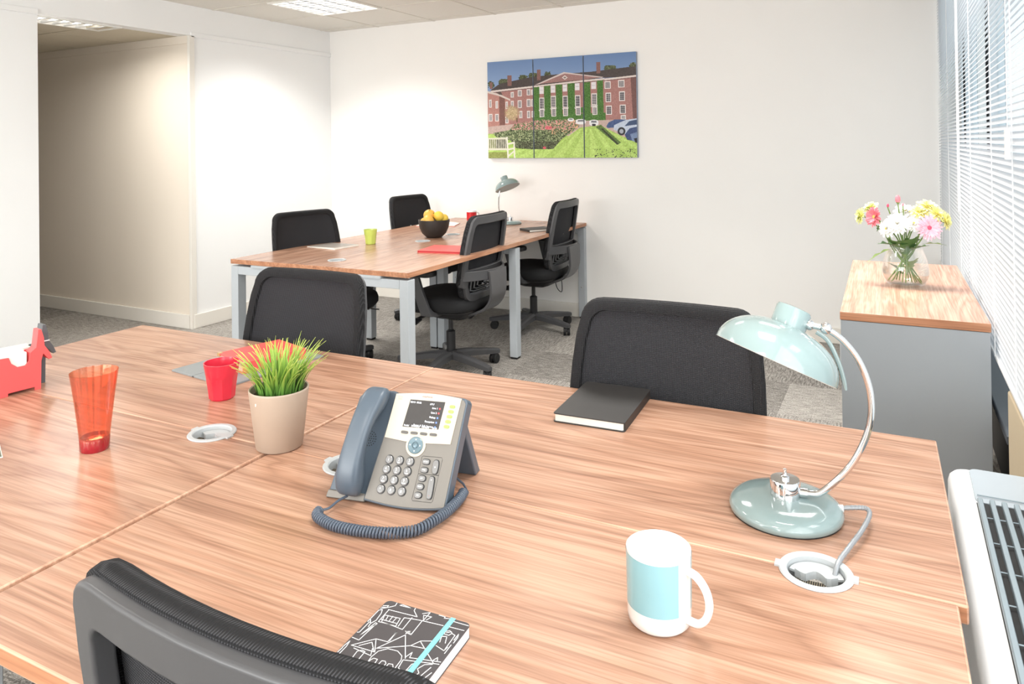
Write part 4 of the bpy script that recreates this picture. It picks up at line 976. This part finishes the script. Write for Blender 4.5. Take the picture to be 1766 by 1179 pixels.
# folded leaflet cut by the left edge
lf = thing('leaflet', 'small green folded leaflet at the left edge, beside the tumbler', 'leaflet', (-1.660, .826, TZ), math.radians(-24))
LFM = mat('green_leaflet', rgb(96, 108, 84), .5, noise=(12, .1))
obj('back_sheet', MB().box(-.06, .066, -.03, .030, 0, .0012), PAPER, lf); obj('inner_sheet', MB().box(-.06, .064, -.031, .028, .0016, .0028), LFM, lf)
obj('cover_sheet', MB().box(-.06, .062, -.032, .026, .0032, .0044), LFM, lf)
a_ = MB(); 
for r_ in (.016, .010): a_.tube([(.040 + r_ * math.cos(q), -.004 + r_ * .8 * math.sin(q), .0046) for q in [PI * (.2 + 1.3 * i / 14) for i in range(15)]], .0011, 5)
o = obj('printed_arcs', a_, LINEW, lf); o['kind'] = 'stuff'

# ------------------------------------------------------------------ things on the back desk
BOWLM = mat('black_stoneware', rgb(46, 43, 42), .45, noise=(60, .15), bump=(160, .5, .002))
bl_ = thing('fruit_bowl', 'black stoneware bowl full of oranges and lemons on the back desk', 'bowl', (-2.7259, 4.0864, TZ), 0)
obj('bowl', MB().lathe([(.0001, .0), (.044, 0), (.052, .003), (.080, .030), (.0965, .066), (.1030, .100), (.1045, .1185), (.1025, .1195), (.0990, .116), (.0915, .068), (.070, .030), (.0001, .014)], 56), BOWLM, bl_, ang=60)
ORG = mat('orange_peel', rgb(240, 184, 84), .4, sub=.1, noise=(9, .06), bump=(260, .2, .001)); LEM = mat('lemon_peel', rgb(246, 208, 84), .4, sub=.1, noise=(9, .05), bump=(220, .2, .001)); STEM = mat('fruit_stem', rgb(90, 104, 50), .7, noise=(60, .1))
def fruit(kind, label, loc, r, M, rot):
    t = thing(kind, label, 'fruit', (-2.7259 + loc[0], 4.0864 + loc[1], TZ + loc[2]), 0, 'fruit piled in the black bowl')
    b = MB()
    if kind == 'orange': b.lathe([(.0001, -.93 * r)] + [(r * math.sin(PI * i / 14), -.94 * r * math.cos(PI * i / 14)) for i in range(1, 14)] + [(.0001, .93 * r)], 24)
    else: b.lathe([(.0001, -1.28 * r), (.12 * r, -1.22 * r), (.24 * r, -1.08 * r)] + [(r * math.sin(PI * i / 12), -1.08 * r * math.cos(PI * i / 12)) for i in range(2, 11)] + [(.26 * r, 1.10 * r), (.14 * r, 1.26 * r), (.0001, 1.30 * r)], 24)
    obj('peel', b, M, t, rot=rot, ang=70)
    e = Matrix.Rotation(rot[2], 4, 'Z') @ Matrix.Rotation(rot[1], 4, 'Y') @ Matrix.Rotation(rot[0], 4, 'X')
    obj('stem', MB().lathe([(.004, 0), (.003, .003), (.0001, .0035)], 8, M=e @ Matrix.Translation((0, 0, (.92 if kind == 'orange' else 1.28) * r))), STEM, t)
    return t
# image-right is about (.84,.54) here, towards us (.54,-.84)
def fr(a, b, z): return (.84 * a + .54 * b, .54 * a - .84 * b, z)
fruit('orange', 'orange on top of the pile at the left of the bowl', fr(-.030, -.005, .148), .040, ORG, (.4, .3, 0))
fruit('orange', 'orange at the front of the bowl, lowest in the pile', fr(-.036, .048, .117), .0385, ORG, (-.5, .9, 0))
fruit('orange', 'orange half hidden at the left rim of the bowl', fr(-.062, -.026, .100), .033, ORG, (.3, -.6, 0))
fruit('lemon', 'lemon with its stem showing in the middle of the bowl', fr(.032, .014, .140), .034, LEM, (.5, -.9, .5))
fruit('lemon', 'lemon at the right rim of the bowl', fr(.066, -.010, .122), .031, LEM, (1.0, .5, 0))
bt = thing('folder', 'closed red folder on the back desk near the mesh chair', 'folder', (-2.300, 3.608, TZ), math.radians(10))
obj('back_board', MB().box(-.150, .150, -.120, .120, 0, .003), REDF, bt, bevel=.001)
obj('front_board', MB().box(-.150, .150, -.120, .120, .010, .013), REDF, bt, bevel=.001)
obj('spine', MB().box(-.150, -.147, -.12, .12, .001, .012), REDF, bt, bevel=.001); obj('pages', MB().box(-.145, .145, -.116, .116, .003, .010), mat('red_pages', rgb(190, 60, 66), .7, noise=(40, .04)), bt)
hardback('notebook', 'slim black notebook on the back desk in front of the lamp', (-2.255, 4.690, TZ), math.radians(56), .205, .150, .016, NBK, spine=-1)
br = thing('brochure', 'grey brochure with white edges on the back desk by the lime beaker', 'brochure', (-3.066, 3.480, TZ), math.radians(-8))
V = []; F = []
for i in range(9):
    x = -.125 + .25 * i / 8; z = .004 + .006 * (1 - math.cos(PI * i / 8)) / 2
    V += [(x, -.095, z), (x, .095, z), (x, -.095, .0005), (x, .095, .0005)]
for i in range(8):
    a = i * 4; b = a + 4; F += [(a, a + 1, b + 1, b), (a + 2, b + 2, b + 3, a + 3), (a, b, b + 2, a + 2), (a + 1, a + 3, b + 3, b + 1)]
F += [(0, 2, 3, 1), (32, 33, 35, 34)]
obj('sheets', MB().add(V, F), PAPER, br)
obj('cover_print', MB().add([(x * .97, y * .96, z + .0004) for x, y, z in V if z > .001], [(2 * i, 2 * i + 1, 2 * i + 3, 2 * i + 2) for i in range(8)]), mat('grey_print_cover', rgb(150, 142, 134), .4, noise=(14, .12)), br)
mg = thing('magazine', 'open magazine with a red back lying behind the fruit bowl', 'magazine', (-3.12, 4.735, TZ), math.radians(20))
obj('cover', MB().box(-.15, .15, -.105, .105, 0, .002), REDF, mg)
for s_ in (-1, 1):
    secs = [[(s_ * x, y, z) for y, z in ((-.103, .002), (.103, .002), (.103, z1), (-.103, z1))] for x, z1 in ((.001, .004), (.03, .013), (.08, .014), (.148, .006))]
    obj('page_block', MB().loft(secs), PAPER, mg, ang=60)
cm = thing('mug', 'red and white printed mug behind the nearer right-hand chair', 'mug', (-2.99, 5.02, TZ), 0)
obj('body', MB().lathe([(.0001, 0), (.036, 0), (.0385, .003), (.0400, .092), (.0390, .0935), (.0375, .091), (.036, .008), (.0001, .006)], 32), CER, cm, ang=50)
rm = mat('red_print_band', rgb(214, 40, 44), .3, noise=(9, .02))
V = []; F = []
for i in range(17):
    a = math.radians(-140 + 160 * i / 16); V += [(.0403 * math.cos(a), .0403 * math.sin(a), .014), (.0405 * math.cos(a), .0405 * math.sin(a), .080)]
F = [(2 * i, 2 * i + 2, 2 * i + 3, 2 * i + 1) for i in range(16)]
obj('red_panel', MB().add(V, F), rm, cm)
obj('handle', MB().tube(smooth_pts([(.039, 0, .075), (.060, 0, .07), (.066, 0, .046), (.058, 0, .022), (.039, 0, .018)], 5), .005, 10), CER, cm, rot=(0, 0, 1.0))

# ------------------------------------------------------------------ vase of flowers on the sideboard
SBZ = .82; vc = (.0293, 2.9591)
GLS = glassy('vase_glass', (.985, .995, .99, 1), gloss=1, base=.03, edge=.42); WAT = glassy('water', (.95, .975, .97, 1), gloss=.9, base=.02, edge=.18)
vs = thing('vase', 'round clear glass vase part filled with water on the sideboard', 'vase', (*vc, SBZ), math.radians(0))
vp = [(.046, 0), (.062, .008), (.0755, .035), (.0765, .055), (.070, .090), (.058, .125), (.0525, .142), (.0535, .148)]
obj('glass', MB().lathe([(.0001, .0)] + vp + [(.0515, .148), (.0500, .142), (.0555, .124), (.0675, .090), (.0740, .055), (.0730, .036), (.060, .013), (.045, .008), (.0001, .008)], 56), GLS, vs, ang=60)
obj('water', MB().lathe([(.0001, .0085), (.045, .0085), (.0595, .0135), (.0725, .036), (.0733, .055), (.0715, .068), (.0001, .068)], 48), WAT, vs, ang=60)
nvx = Vector((vc[0], vc[1], 0)).normalized(); rtx = Vector((nvx.y, -nvx.x, 0))
STM = mat('green_stem', rgb(118, 146, 74), .55, noise=(40, .08)); LEAF = mat('leaf_green', rgb(74, 110, 58), .5, noise=(30, .15)); LEAFL = mat('leaf_light', rgb(136, 158, 92), .5, noise=(30, .12))
PINK = mat('petal_pink', rgb(240, 140, 152), .55, noise=(60, .08)); PALEP = mat('petal_pale_pink', rgb(252, 206, 222), .55, noise=(60, .06)); WHT = mat('petal_white', rgb(253, 252, 248), .55, noise=(60, .01)); YEL = mat('petal_yellow', rgb(255, 246, 172), .55, noise=(60, .06)); LIM = mat('petal_lime', rgb(232, 234, 160), .55, noise=(60, .06))
EYE = mat('flower_eye', rgb(228, 206, 110), .8, noise=(120, .15)); EYEP = mat('pink_eye', rgb(214, 92, 120), .8, noise=(120, .15))
def leaf_mesh(L, Wd, lobes=3):
    P = []; n = 14
    for i in range(n + 1):
        u_ = i / n; wv = Wd * math.sin(PI * min(1, u_ * 1.02)) ** .8 * (.72 + .38 * math.cos(2 * PI * lobes * u_)); P.append((u_ * L, max(wv, .0004)))
    V = []; F = []
    for x, y in P:
        dz = -.25 * x * x / L
        V += [(x, -y, dz + y * .25), (x, 0, dz), (x, y, dz + y * .25)]
    for i in range(n):
        for s_ in (0, 1): F.append((i * 3 + s_, i * 3 + s_ + 1, i * 3 + s_ + 4, i * 3 + s_ + 3))
    return MB().add(V, F)
def petals(R, n, rows, wd, lift, M=None):
    b = MB(); rr = random.Random(int(R * 1e5) + n)
    for q in range(rows):
        R1 = R * (1 - .20 * q); el = lift + .42 * q
        for i in range(n):
            a = 2 * PI * (i + .5 * (q % 2)) / n + rr.gauss(0, .05); L = R1 * (1 + rr.gauss(0, .05)); e1 = el + rr.gauss(0, .06)
            Mx = Matrix.Rotation(a, 4, 'Z') @ Matrix.Rotation(-e1, 4, 'Y')
            V = []
            for u_, wv, dz in ((.10, .35, 0), (.45, .9, .03), (.8, 1.0, .01), (1.0, .35, -.05)):
                V += [(u_ * L, -wv * wd, dz * L + .0008), (u_ * L, 0, dz * L - .0006), (u_ * L, wv * wd, dz * L + .0008)]
            F = []
            for k_ in range(3):
                for s_ in (0, 1): F.append((k_ * 3 + s_, k_ * 3 + s_ + 1, k_ * 3 + s_ + 4, k_ * 3 + s_ + 3))
            b.add(V, F, 0, Mx)
    return b
def flower(kind, label, r, z, dep, facing, R, n, rows, wd, lift, M, eye, foot, leaves=()):
    base = Vector((0, 0, 0)); hp_ = rtx * r + nvx * dep + Vector((0, 0, z)); ft = rtx * foot[0] + nvx * foot[1] + Vector((0, 0, .014))
    t = thing(kind, label, 'flower', (*vc, SBZ), 0, 'cut flowers in the glass vase')
    fdir = (rtx * facing[0] - nvx * facing[1] + Vector((0, 0, facing[2]))).normalized()
    Q = Matrix.Translation(hp_) @ fdir.to_track_quat('Z', 'Y').to_matrix().to_4x4()
    hd = petals(R, n, rows, wd, lift); hd.v = [tuple(Q @ Vector(v)) for v in hd.v]
    h_ = obj('petals', hd, M, t, ang=60)
    obj('eye', MB().ell((0, 0, .003), (R * .20, R * .20, R * .14), 14, 8, M=Q), eye, t)
    obj('calyx', MB().lathe([(.0025, -.010), (R * .22, -.003), (R * .25, .0), (.0001, .001)], 14, M=Q), STM, t)
    rq = random.Random(int(abs(r) * 9e4) + int(z * 1e4)); neck = rtx * (r * .22 + rq.uniform(-.016, .016)) + nvx * (dep * .3 + rq.uniform(-.016, .016)) + Vector((0, 0, .128))
    pts = smooth_pts([ft, ft.lerp(neck, .5), neck, neck.lerp(hp_ - fdir * .02, .55) + Vector((0, 0, .006)), hp_ - fdir * .008], 5)
    obj('stem', MB().tube(pts, .0023, 7), STM, t)
    for (lr, lz, ld, dirr, L, Wd, LM) in leaves:
        p0 = rtx * lr + nvx * ld + Vector((0, 0, lz)); dv = (rtx * dirr[0] - nvx * dirr[1] + Vector((0, 0, dirr[2]))).normalized()
        sd = dv.cross(Vector((0, 0, 1))).normalized(); up_ = sd.cross(dv); Mx = Matrix((dv, -sd, up_)).transposed().to_4x4(); Mx.translation = p0
        lb_ = leaf_mesh(L, Wd); lb_.v = [tuple(Mx @ Vector(v)) for v in lb_.v]; obj('leaf', lb_, LM, t, ang=60)
    return t
G = flower
G('chrysanthemum', 'big white chrysanthemum at the centre front of the bouquet', -.022, .222, -.035, (-.1, 1, .5), .042, 26, 4, .0045, .05, WHT, EYE, (.020, .0), [(-.012, .115, -.03, (-.35, .3, .75), .085, .036, LEAF), (-.01, .045, -.03, (-.5, .2, .7), .065, .028, LEAF)])
G('chrysanthemum', 'white chrysanthemum low on the left of the bouquet', -.056, .203, -.03, (-.6, .9, .1), .031, 22, 3, .0040, .1, WHT, EYE, (.035, .01), [(-.03, .135, -.02, (-1, .25, -.30), .105, .018, LEAFL)])
G('chrysanthemum', 'white chrysanthemum right of centre beside the pale pink bloom', .028, .222, -.01, (.2, .8, .6), .034, 22, 3, .0042, .1, WHT, EYE, (-.02, .02), [(.006, .12, -.035, (.25, .3, .8), .085, .034, LEAF), (.008, .05, -.03, (.25, .2, .8), .07, .030, LEAFL)])
G('chrysanthemum', 'white chrysanthemum at the back of the bouquet near the bud', .0, .262, .02, (0, .5, 1), .036, 22, 3, .0042, .1, WHT, EYE, (.0, -.03), [(-.02, .14, -.03, (-.8, .3, .35), .07, .032, LEAF)])
G('gerbera', 'deep pink gerbera on the left of the bouquet', -.094, .243, -.02, (-.75, .8, .15), .038, 24, 2, .0045, .25, PINK, EYE, (.045, .0), [(-.07, .215, .0, (-.5, .5, -.4), .035, .010, LEAF)])
G('gerbera', 'pale pink gerbera on the right of the bouquet', .074, .212, -.03, (.35, 1, .1), .044, 26, 2, .0043, .15, PALEP, EYEP, (-.04, .01), [(.05, .150, -.01, (1, .2, .28), .078, .014, LEAFL), (.015, .125, -.03, (.6, .3, .5), .07, .03, LEAF), (.0, .115, -.035, (.05, .3, .9), .075, .034, LEAF)])
G('chrysanthemum', 'yellow chrysanthemum left of the yellow group, near the middle', .046, .262, .005, (.1, .6, .8), .034, 22, 3, .0042, .1, YEL, EYE, (-.03, .03))
G('chrysanthemum', 'pale yellow chrysanthemum highest of the yellow group', .073, .280, .02, (.3, .4, .9), .036, 22, 3, .0042, .1, YEL, EYE, (-.045, -.01))
G('chrysanthemum', 'yellow chrysanthemum between the top and the right-most yellow bloom', .098, .258, .0, (.6, .5, .6), .034, 22, 3, .0042, .1, YEL, EYE, (-.055, .01))
G('chrysanthemum', 'yellow chrysanthemum at the far right end of the bouquet', .122, .236, -.01, (1, .3, .15), .034, 22, 3, .0042, .2, YEL, EYE, (-.055, .02))
G('chrysanthemum', 'greenish yellow chrysanthemum at the far left end of the bouquet', -.138, .243, .0, (-1, .5, .2), .032, 20, 3, .0040, .2, LIM, EYE, (.05, .02), [(-.08, .22, .0, (-.8, .3, .1), .03, .009, LEAF)])
G('chrysanthemum', 'greenish yellow chrysanthemum behind the deep pink gerbera', -.108, .270, .02, (-.5, .4, .9), .032, 20, 3, .0040, .15, LIM, EYE, (.05, -.02))
# buds
def bud(label, r, z, dep, sz, M, foot):
    t = thing('flower_bud', label, 'flower', (*vc, SBZ), 0, 'cut flowers in the glass vase'); hp_ = rtx * r + nvx * dep + Vector((0, 0, z)); Q = Matrix.Translation(hp_)
    b = MB()
    for q in range(5):
        a = 2 * PI * q / 5
        V = []
        for u_, rr_, wv in ((0, .25, .35), (.35, .52, .8), (.75, .46, .7), (1.0, .30, .25)):
            for s_ in (-1, 0, 1):
                aa = a + s_ * wv * .9; V.append((sz * rr_ * math.cos(aa), sz * rr_ * math.sin(aa), sz * 1.7 * (u_ - .5) + (.0 if s_ else .001)))
        F = []
        for k_ in range(3):
            for s_ in (0, 1): F.append((k_ * 3 + s_, k_ * 3 + s_ + 1, k_ * 3 + s_ + 4, k_ * 3 + s_ + 3))
        b.add(V, F, 0, Q)
    b.ell((0, 0, 0), (sz * .40, sz * .40, sz * .72), 12, 8, M=Q)
    obj('petals', b, M, t, ang=60)
    obj('calyx', MB().lathe([(.002, -sz * 1.0), (sz * .32, -sz * .78), (sz * .38, -sz * .62), (.001, -sz * .6)], 10, M=Q), STM, t)
    neck = Vector((0, 0, .135)) + rtx * r * .15; ft = rtx * foot[0] + nvx * foot[1] + Vector((0, 0, .014))
    obj('stem', MB().tube(smooth_pts([ft, ft.lerp(neck, .5), neck, hp_ - Vector((0, 0, sz))], 5), .0021, 7), STM, t)
bud('deep pink rose bud standing tallest in the bouquet', -.020, .306, .0, .017, PINK, (.01, .02))
bud('small crimson bud left of the rose bud', -.052, .283, -.005, .008, EYEP, (.03, -.01))
bud('tiny pink bud right of the rose bud', -.004, .288, -.012, .006, PINK, (-.01, -.02))

# ------------------------------------------------------------------ three-panel wall picture
W_, H_ = 750, 480
ii, jj = np.meshgrid(np.arange(W_), np.arange(H_))
X = 215 + (ii + .5) / W_ * 1315; Yt = 188 - (X - 215) * .0665; Y = Yt + (jj + .5) / H_ * (1038 - Yt)
img = np.zeros((H_, W_, 3)); rs = np.random.RandomState(5)
def inside(P):
    P = np.array(P, float); r = np.zeros(X.shape, bool); n = len(P)
    x0, x1, y0, y1 = P[:, 0].min(), P[:, 0].max(), P[:, 1].min(), P[:, 1].max()
    for i in range(n):
        (xa, ya), (xb, yb_) = P[i], P[(i + 1) % n]
        if ya == yb_: continue
        c = ((ya > Y) != (yb_ > Y)) & (X < (xb - xa) * (Y - ya) / (yb_ - ya) + xa); r ^= c
    return r
def blur(a, k):
    for _ in range(k): a = (a + np.roll(a, 1, 0) + np.roll(a, -1, 0) + np.roll(a, 1, 1) + np.roll(a, -1, 1)) / 5
    return a
n1 = blur(rs.rand(H_, W_), 1); n1 = (n1 - n1.mean()) / n1.std(); n2 = blur(rs.rand(H_, W_), 6); n2 = (n2 - n2.mean()) / n2.std(); n3 = blur(rs.rand(H_, W_), 40); n3 = (n3 - n3.mean()) / n3.std()
def paint(mask, c, amp=0, nz=None):
    col = np.array(c, float)[None, :]
    if nz is None: img[mask] = col
    else: img[mask] = np.clip(col + amp * nz[mask][:, None], 0, 255)
sky = np.clip((Y - 90) / 300, 0, 1)[..., None]; img[:] = np.array([100, 130, 176]) * (1 - sky) + np.array([138, 164, 204]) * sky
def P_(pts, c, amp=0, nz=None): paint(inside(pts), c, amp, nz)
for cx, cy, r in ((370, 365, 45), (560, 330, 40), (650, 312, 40), (780, 300, 30), (1320, 250, 50), (1510, 225, 35), (250, 385, 30)): paint(((X - cx) ** 2 + (Y - cy) ** 2 + 260 * n2 < r * r) & (Y > cy - 30), (84, 92, 62), 18, n2)
P_([(240, 437), (330, 380), (620, 320), (900, 292), (1060, 282), (1160, 275), (1540, 228), (1540, 320), (1260, 330), (640, 400), (300, 440)], (76, 66, 64), 6, n1)
for x0, x1, y0, y1 in ((408, 448, 305, 398), (683, 716, 255, 350), (1204, 1238, 190, 292), (237, 262, 366, 425)): P_([(x0, y0), (x1, y0 - 2), (x1, y1 - 3), (x0, y1)], (136, 98, 92), 7, n1)
BR = (172, 124, 118)
P_([(220, 455), (620, 405), (640, 400), (1100, 345), (1540, 320), (1540, 760), (215, 790)], BR, 8, n1)
P_([(1485, 325), (1540, 310), (1540, 700), (1500, 700)], (120, 84, 80), 6, n1)
P_([(690, 382), (925, 280), (1255, 325), (1080, 345)], (160, 120, 116), 7, n1)
P_([(925, 276), (945, 284), (700, 384), (660, 390)], (214, 200, 196)); P_([(925, 276), (1262, 322), (1250, 330), (925, 288)], (214, 200, 196))
P_([(907, 325), (933, 305), (958, 325), (933, 345)], (228, 220, 214)); P_([(918, 325), (933, 315), (947, 325), (933, 335)], (130, 110, 108))
for a, b in (((245, 440), (640, 398)), ((640, 398), (1080, 350)), ((1080, 350), (1270, 332)), ((1270, 338), (1540, 306))):
    P_([a, b, (b[0], b[1] + 16), (a[0], a[1] + 16)], (226, 214, 208)); P_([(a[0], a[1] + 16), (b[0], b[1] + 16), (b[0], b[1] + 21), (a[0], a[1] + 21)], (104, 80, 78))
# left wing
P_([(215, 455), (300, 470), (340, 485), (430, 525), (430, 760), (215, 790)], (186, 134, 124), 8, n1); P_([(328, 490), (382, 510), (382, 745), (328, 748)], (128, 88, 80), 6, n1)
P_([(215, 442), (335, 470), (435, 516), (435, 530), (330, 488), (215, 460)], (220, 208, 200)); P_([(290, 452), (345, 450), (360, 478), (330, 474)], (92, 76, 72))
# ivy columns
for x0, x1, y0 in ((652, 702, 410), (746, 803, 398), (852, 908, 388), (957, 1018, 378), (1090, 1150, 370), (1208, 1258, 355)): P_([(x0, y0), (x1, y0 - 4), (x1 + 2, 700), (x0 - 4, 710)], (72, 116, 44), 17, n1)
P_([(640, 655), (1275, 640), (1275, 750), (640, 720)], (74, 118, 46), 18, n1); P_([(1060, 590), (1110, 590), (1110, 640), (1060, 640)], (74, 118, 46), 18, n1)
def win(x, y, w, h, dark=False, sill=True):
    P_([(x - w / 2, y - h / 2), (x + w / 2, y - h / 2 - 2), (x + w / 2, y + h / 2 - 2), (x - w / 2, y + h / 2)], (236, 230, 228))
    g_ = (64, 62, 70) if dark else (112, 108, 112)
    for a in range(3):
        for b in range(4):
            xa = x - w / 2 + 6 + a * (w - 12) / 3; ya = y - h / 2 + 7 + b * (h - 14) / 4
            P_([(xa + 1, ya + 1), (xa + (w - 12) / 3 - 1, ya + 1), (xa + (w - 12) / 3 - 1, ya + (h - 14) / 4 - 1), (xa + 1, ya + (h - 14) / 4 - 1)], g_)
for x, y in ((723, 440), (826, 430), (932, 420), (1040, 410), (1178, 400)): P_([(x - 20, y - 32), (x + 20, y - 35), (x + 20, y + 28), (x - 20, y + 30)], (232, 228, 232)); P_([(x - 14, y - 6), (x + 14, y - 7), (x + 14, y - 2), (x - 14, y - 1)], (190, 190, 200))
for x, y, d in ((723, 555, 1), (828, 540, 0), (934, 540, 1), (1042, 535, 1), (1182, 520, 0)): win(x, y, 46, 105, d); P_([(x - 30, y + 55), (x + 30, y + 50), (x + 24, y + 66), (x - 24, y + 70)], (210, 206, 206))
for x, y in ((723, 640), (830, 635), (936, 632), (1046, 625), (1186, 622)): win(x, y, 42, 74, False)
for x, y, w, h in ((1296, 395, 52, 66), (1409, 385, 52, 66), (1300, 505, 46, 84), (1413, 495, 48, 84), (1304, 618, 48, 80), (1418, 610, 50, 80), (1422, 682, 42, 40), (452, 477, 30, 50), (524, 463, 38, 56), (452, 557, 28, 54), (522, 560, 38, 68), (605, 550, 36, 70), (606, 455, 34, 56), (530, 652, 30, 64), (604, 652, 30, 66), (640, 548, 22, 66), (641, 455, 22, 50), (642, 650, 22, 56), (240, 555, 26, 70), (303, 565, 24, 66), (240, 680, 36, 66), (303, 680, 34, 66), (398, 570, 24, 66), (398, 700, 30, 60)): win(x, y, w, h, h > 76)
# courtyard, tree, hedge, lawn
P_([(200, 820), (1545, 800), (1545, 1045), (200, 1045)], (172, 206, 96), 7, n2)
P_([(215, 760), (700, 715), (1540, 700), (1540, 860), (215, 822)], (200, 176, 168), 5, n2)
paint(((X - 448) / 66) ** 2 + ((Y - 640) / 62) ** 2 + .35 * n1 + .2 * n2 < 1, (200, 178, 138), 24, n1); P_([(486, 680), (500, 680), (500, 720), (486, 720)], (120, 92, 70))
lawn = inside([(215, 830), (260, 822), (480, 960), (800, 960), (1060, 770), (1230, 750), (1540, 920), (1540, 1040), (215, 1040)]); stripe = np.sin((X - 1140) / np.maximum(Y - 700, 8) * 13) > 0
paint(lawn, (176, 208, 106), 7, n2); paint(lawn & stripe & (Y > 780), (190, 220, 120), 7, n2)
hed = inside([(260, 815), (420, 790), (470, 735), (700, 700), (860, 700), (1000, 695), (1060, 720), (1050, 765), (900, 870), (820, 960), (620, 960), (480, 950), (430, 880), (290, 850)])
hd2 = blur(hed.astype(float), 12) + .12 * n2 > .5
paint(hd2, (104, 120, 78), 34, n1); paint(hd2 & (n2 > .9) & (Y < 900), (176, 184, 140), 14, n1); paint(hd2 & (n2 < -.9) & (Y > 790), (48, 54, 34)); paint(hd2 & (Y > 890) & (n1 < .3), (62, 62, 42), 8, n1)
fl_ = hd2 & (n2 > -.1) & (Y < 790) & (n1 > -.6); paint(fl_ & (n1 > -.3), (234, 176, 170), 24, n1); paint(fl_ & (n2 > 1.0), (222, 110, 130), 16, n1); paint(hd2 & (n3 > .3) & (n2 > .4) & (Y < 830) & (X > 780), (224, 172, 140), 18, n1); paint(((X - 780) / 30) ** 2 + ((Y - 770) / 16) ** 2 + .3 * n2 < 1, (220, 110, 120), 18, n1); paint(((X - 742) / 15) ** 2 + ((Y - 948) / 12) ** 2 < 1, (214, 96, 110))
P_([(1190, 765), (1235, 745), (1400, 905), (1370, 925)], (92, 120, 56), 20, n1); P_([(1232, 780), (1250, 778), (1380, 915), (1365, 922)], (54, 62, 36), 12, n1)
paint((Y > 960) & (n2 > 1.0) & (X > 1180), (70, 82, 44))
# cars
for x, y, w, h in ((980, 700, 52, 30), (1065, 718, 84, 48), (1176, 728, 78, 54)):
    paint(((X - x) / (w / 2)) ** 2 + ((Y - y) / (h / 2)) ** 4 < 1, (240, 240, 242)); P_([(x - w * .26, y - h * .34), (x + w * .26, y - h * .34), (x + w * .32, y - h * .02), (x - w * .32, y - h * .02)], (120, 124, 130))
P_([(1160, 738), (1192, 738), (1190, 758), (1162, 758)], (52, 50, 56))
P_([(1280, 760), (1300, 725), (1350, 700), (1440, 700), (1440, 765), (1290, 775)], (70, 92, 138), 5, n2); P_([(1340, 790), (1345, 750), (1440, 705), (1540, 690), (1540, 830), (1420, 830)], (196, 208, 226), 5, n2)
P_([(1430, 760), (1470, 715), (1540, 700), (1540, 745)], (64, 84, 120)); paint(((X - 1405) / 32) ** 2 + ((Y - 805) / 36) ** 2 < 1, (40, 42, 48)); paint(((X - 1405) / 17) ** 2 + ((Y - 805) / 20) ** 2 < 1, (170, 176, 186))
P_([(1430, 835), (1470, 780), (1540, 762), (1540, 900), (1450, 880)], (62, 80, 124), 5, n2); P_([(1475, 830), (1540, 810), (1540, 910), (1490, 890)], (120, 140, 176), 5, n2); P_([(1505, 870), (1540, 860), (1540, 912), (1515, 905)], (30, 32, 38))
# bench
P_([(215, 860), (400, 852), (400, 968), (215, 968)], (226, 224, 204))
for i in range(10): P_([(226 + i * 18, 872), (236 + i * 18, 872), (234 + i * 18, 950), (224 + i * 18, 950)], (120, 128, 76) if i < 4 else (64, 66, 46))
P_([(215, 985), (395, 985), (395, 1038), (215, 1038)], (150, 160, 84), 10, n2)
for q in ([(388, 850), (404, 850), (414, 1038), (398, 1038)], [(404, 905), (470, 892), (472, 908), (406, 920)], [(456, 905), (470, 905), (474, 1038), (460, 1038)], [(404, 955), (462, 945), (462, 958), (404, 970)], [(410, 1010), (462, 970), (464, 982), (414, 1024)]): P_(q, (236, 234, 220))
img = img * 1.0
px = np.ones((H_, W_, 4), np.float32); px[..., :3] = np.clip(img, 0, 255) / 255.0
I = bpy.data.images.new('building_print', W_, H_); I.pixels.foreach_set(px[::-1].ravel()); I.update(); I.pack()
PRM = bpy.data.materials.new('canvas_print'); PRM.use_nodes = True; nt = PRM.node_tree; tx = nt.nodes.new('ShaderNodeTexImage'); tx.image = I; tx.extension = 'EXTEND'
nt.links.new(tx.outputs[0], nt.nodes['Principled BSDF'].inputs['Base Color']); nt.nodes['Principled BSDF'].inputs['Roughness'].default_value = .6
CANV = mat('canvas_edge', rgb(150, 160, 178), .8, noise=(90, .03))
px0, px1 = -2.957, -1.688; pz0, pz1 = 1.231, 2.020
cuts = [(px0, px0 + .414), (px0 + .421, px0 + .844), (px0 + .851, px1)]
for (a, b), wh in zip(cuts, ('left-hand canvas of the three, with the white garden bench', 'middle canvas of the three, with the ivy-covered front', 'right-hand canvas of the three, with the parked cars')):
    t = thing('canvas_picture', wh, 'picture', ((a + b) / 2, YB, (pz0 + pz1) / 2), 0, 'canvas panels of the building picture')
    hw_, hh = (b - a) / 2, (pz1 - pz0) / 2
    obj('canvas_body', MB().box(-hw_, hw_, -.030, -.001, -hh, hh), CANV, t, bevel=.0015)
    me = bpy.data.meshes.new('print'); me.from_pydata([(-hw_ + .001, -.0304, -hh + .001), (hw_ - .001, -.0304, -hh + .001), (hw_ - .001, -.0304, hh - .001), (-hw_ + .001, -.0304, hh - .001)], [], [(0, 1, 2, 3)])
    uv = me.uv_layers.new(name='UVMap'); u0, u1 = (a - px0) / (px1 - px0), (b - px0) / (px1 - px0)
    for i, q in enumerate(((u0, 0), (u1, 0), (u1, 1), (u0, 1))): uv.data[i].uv = q
    me.materials.append(PRM); obj('print', me, None, t)
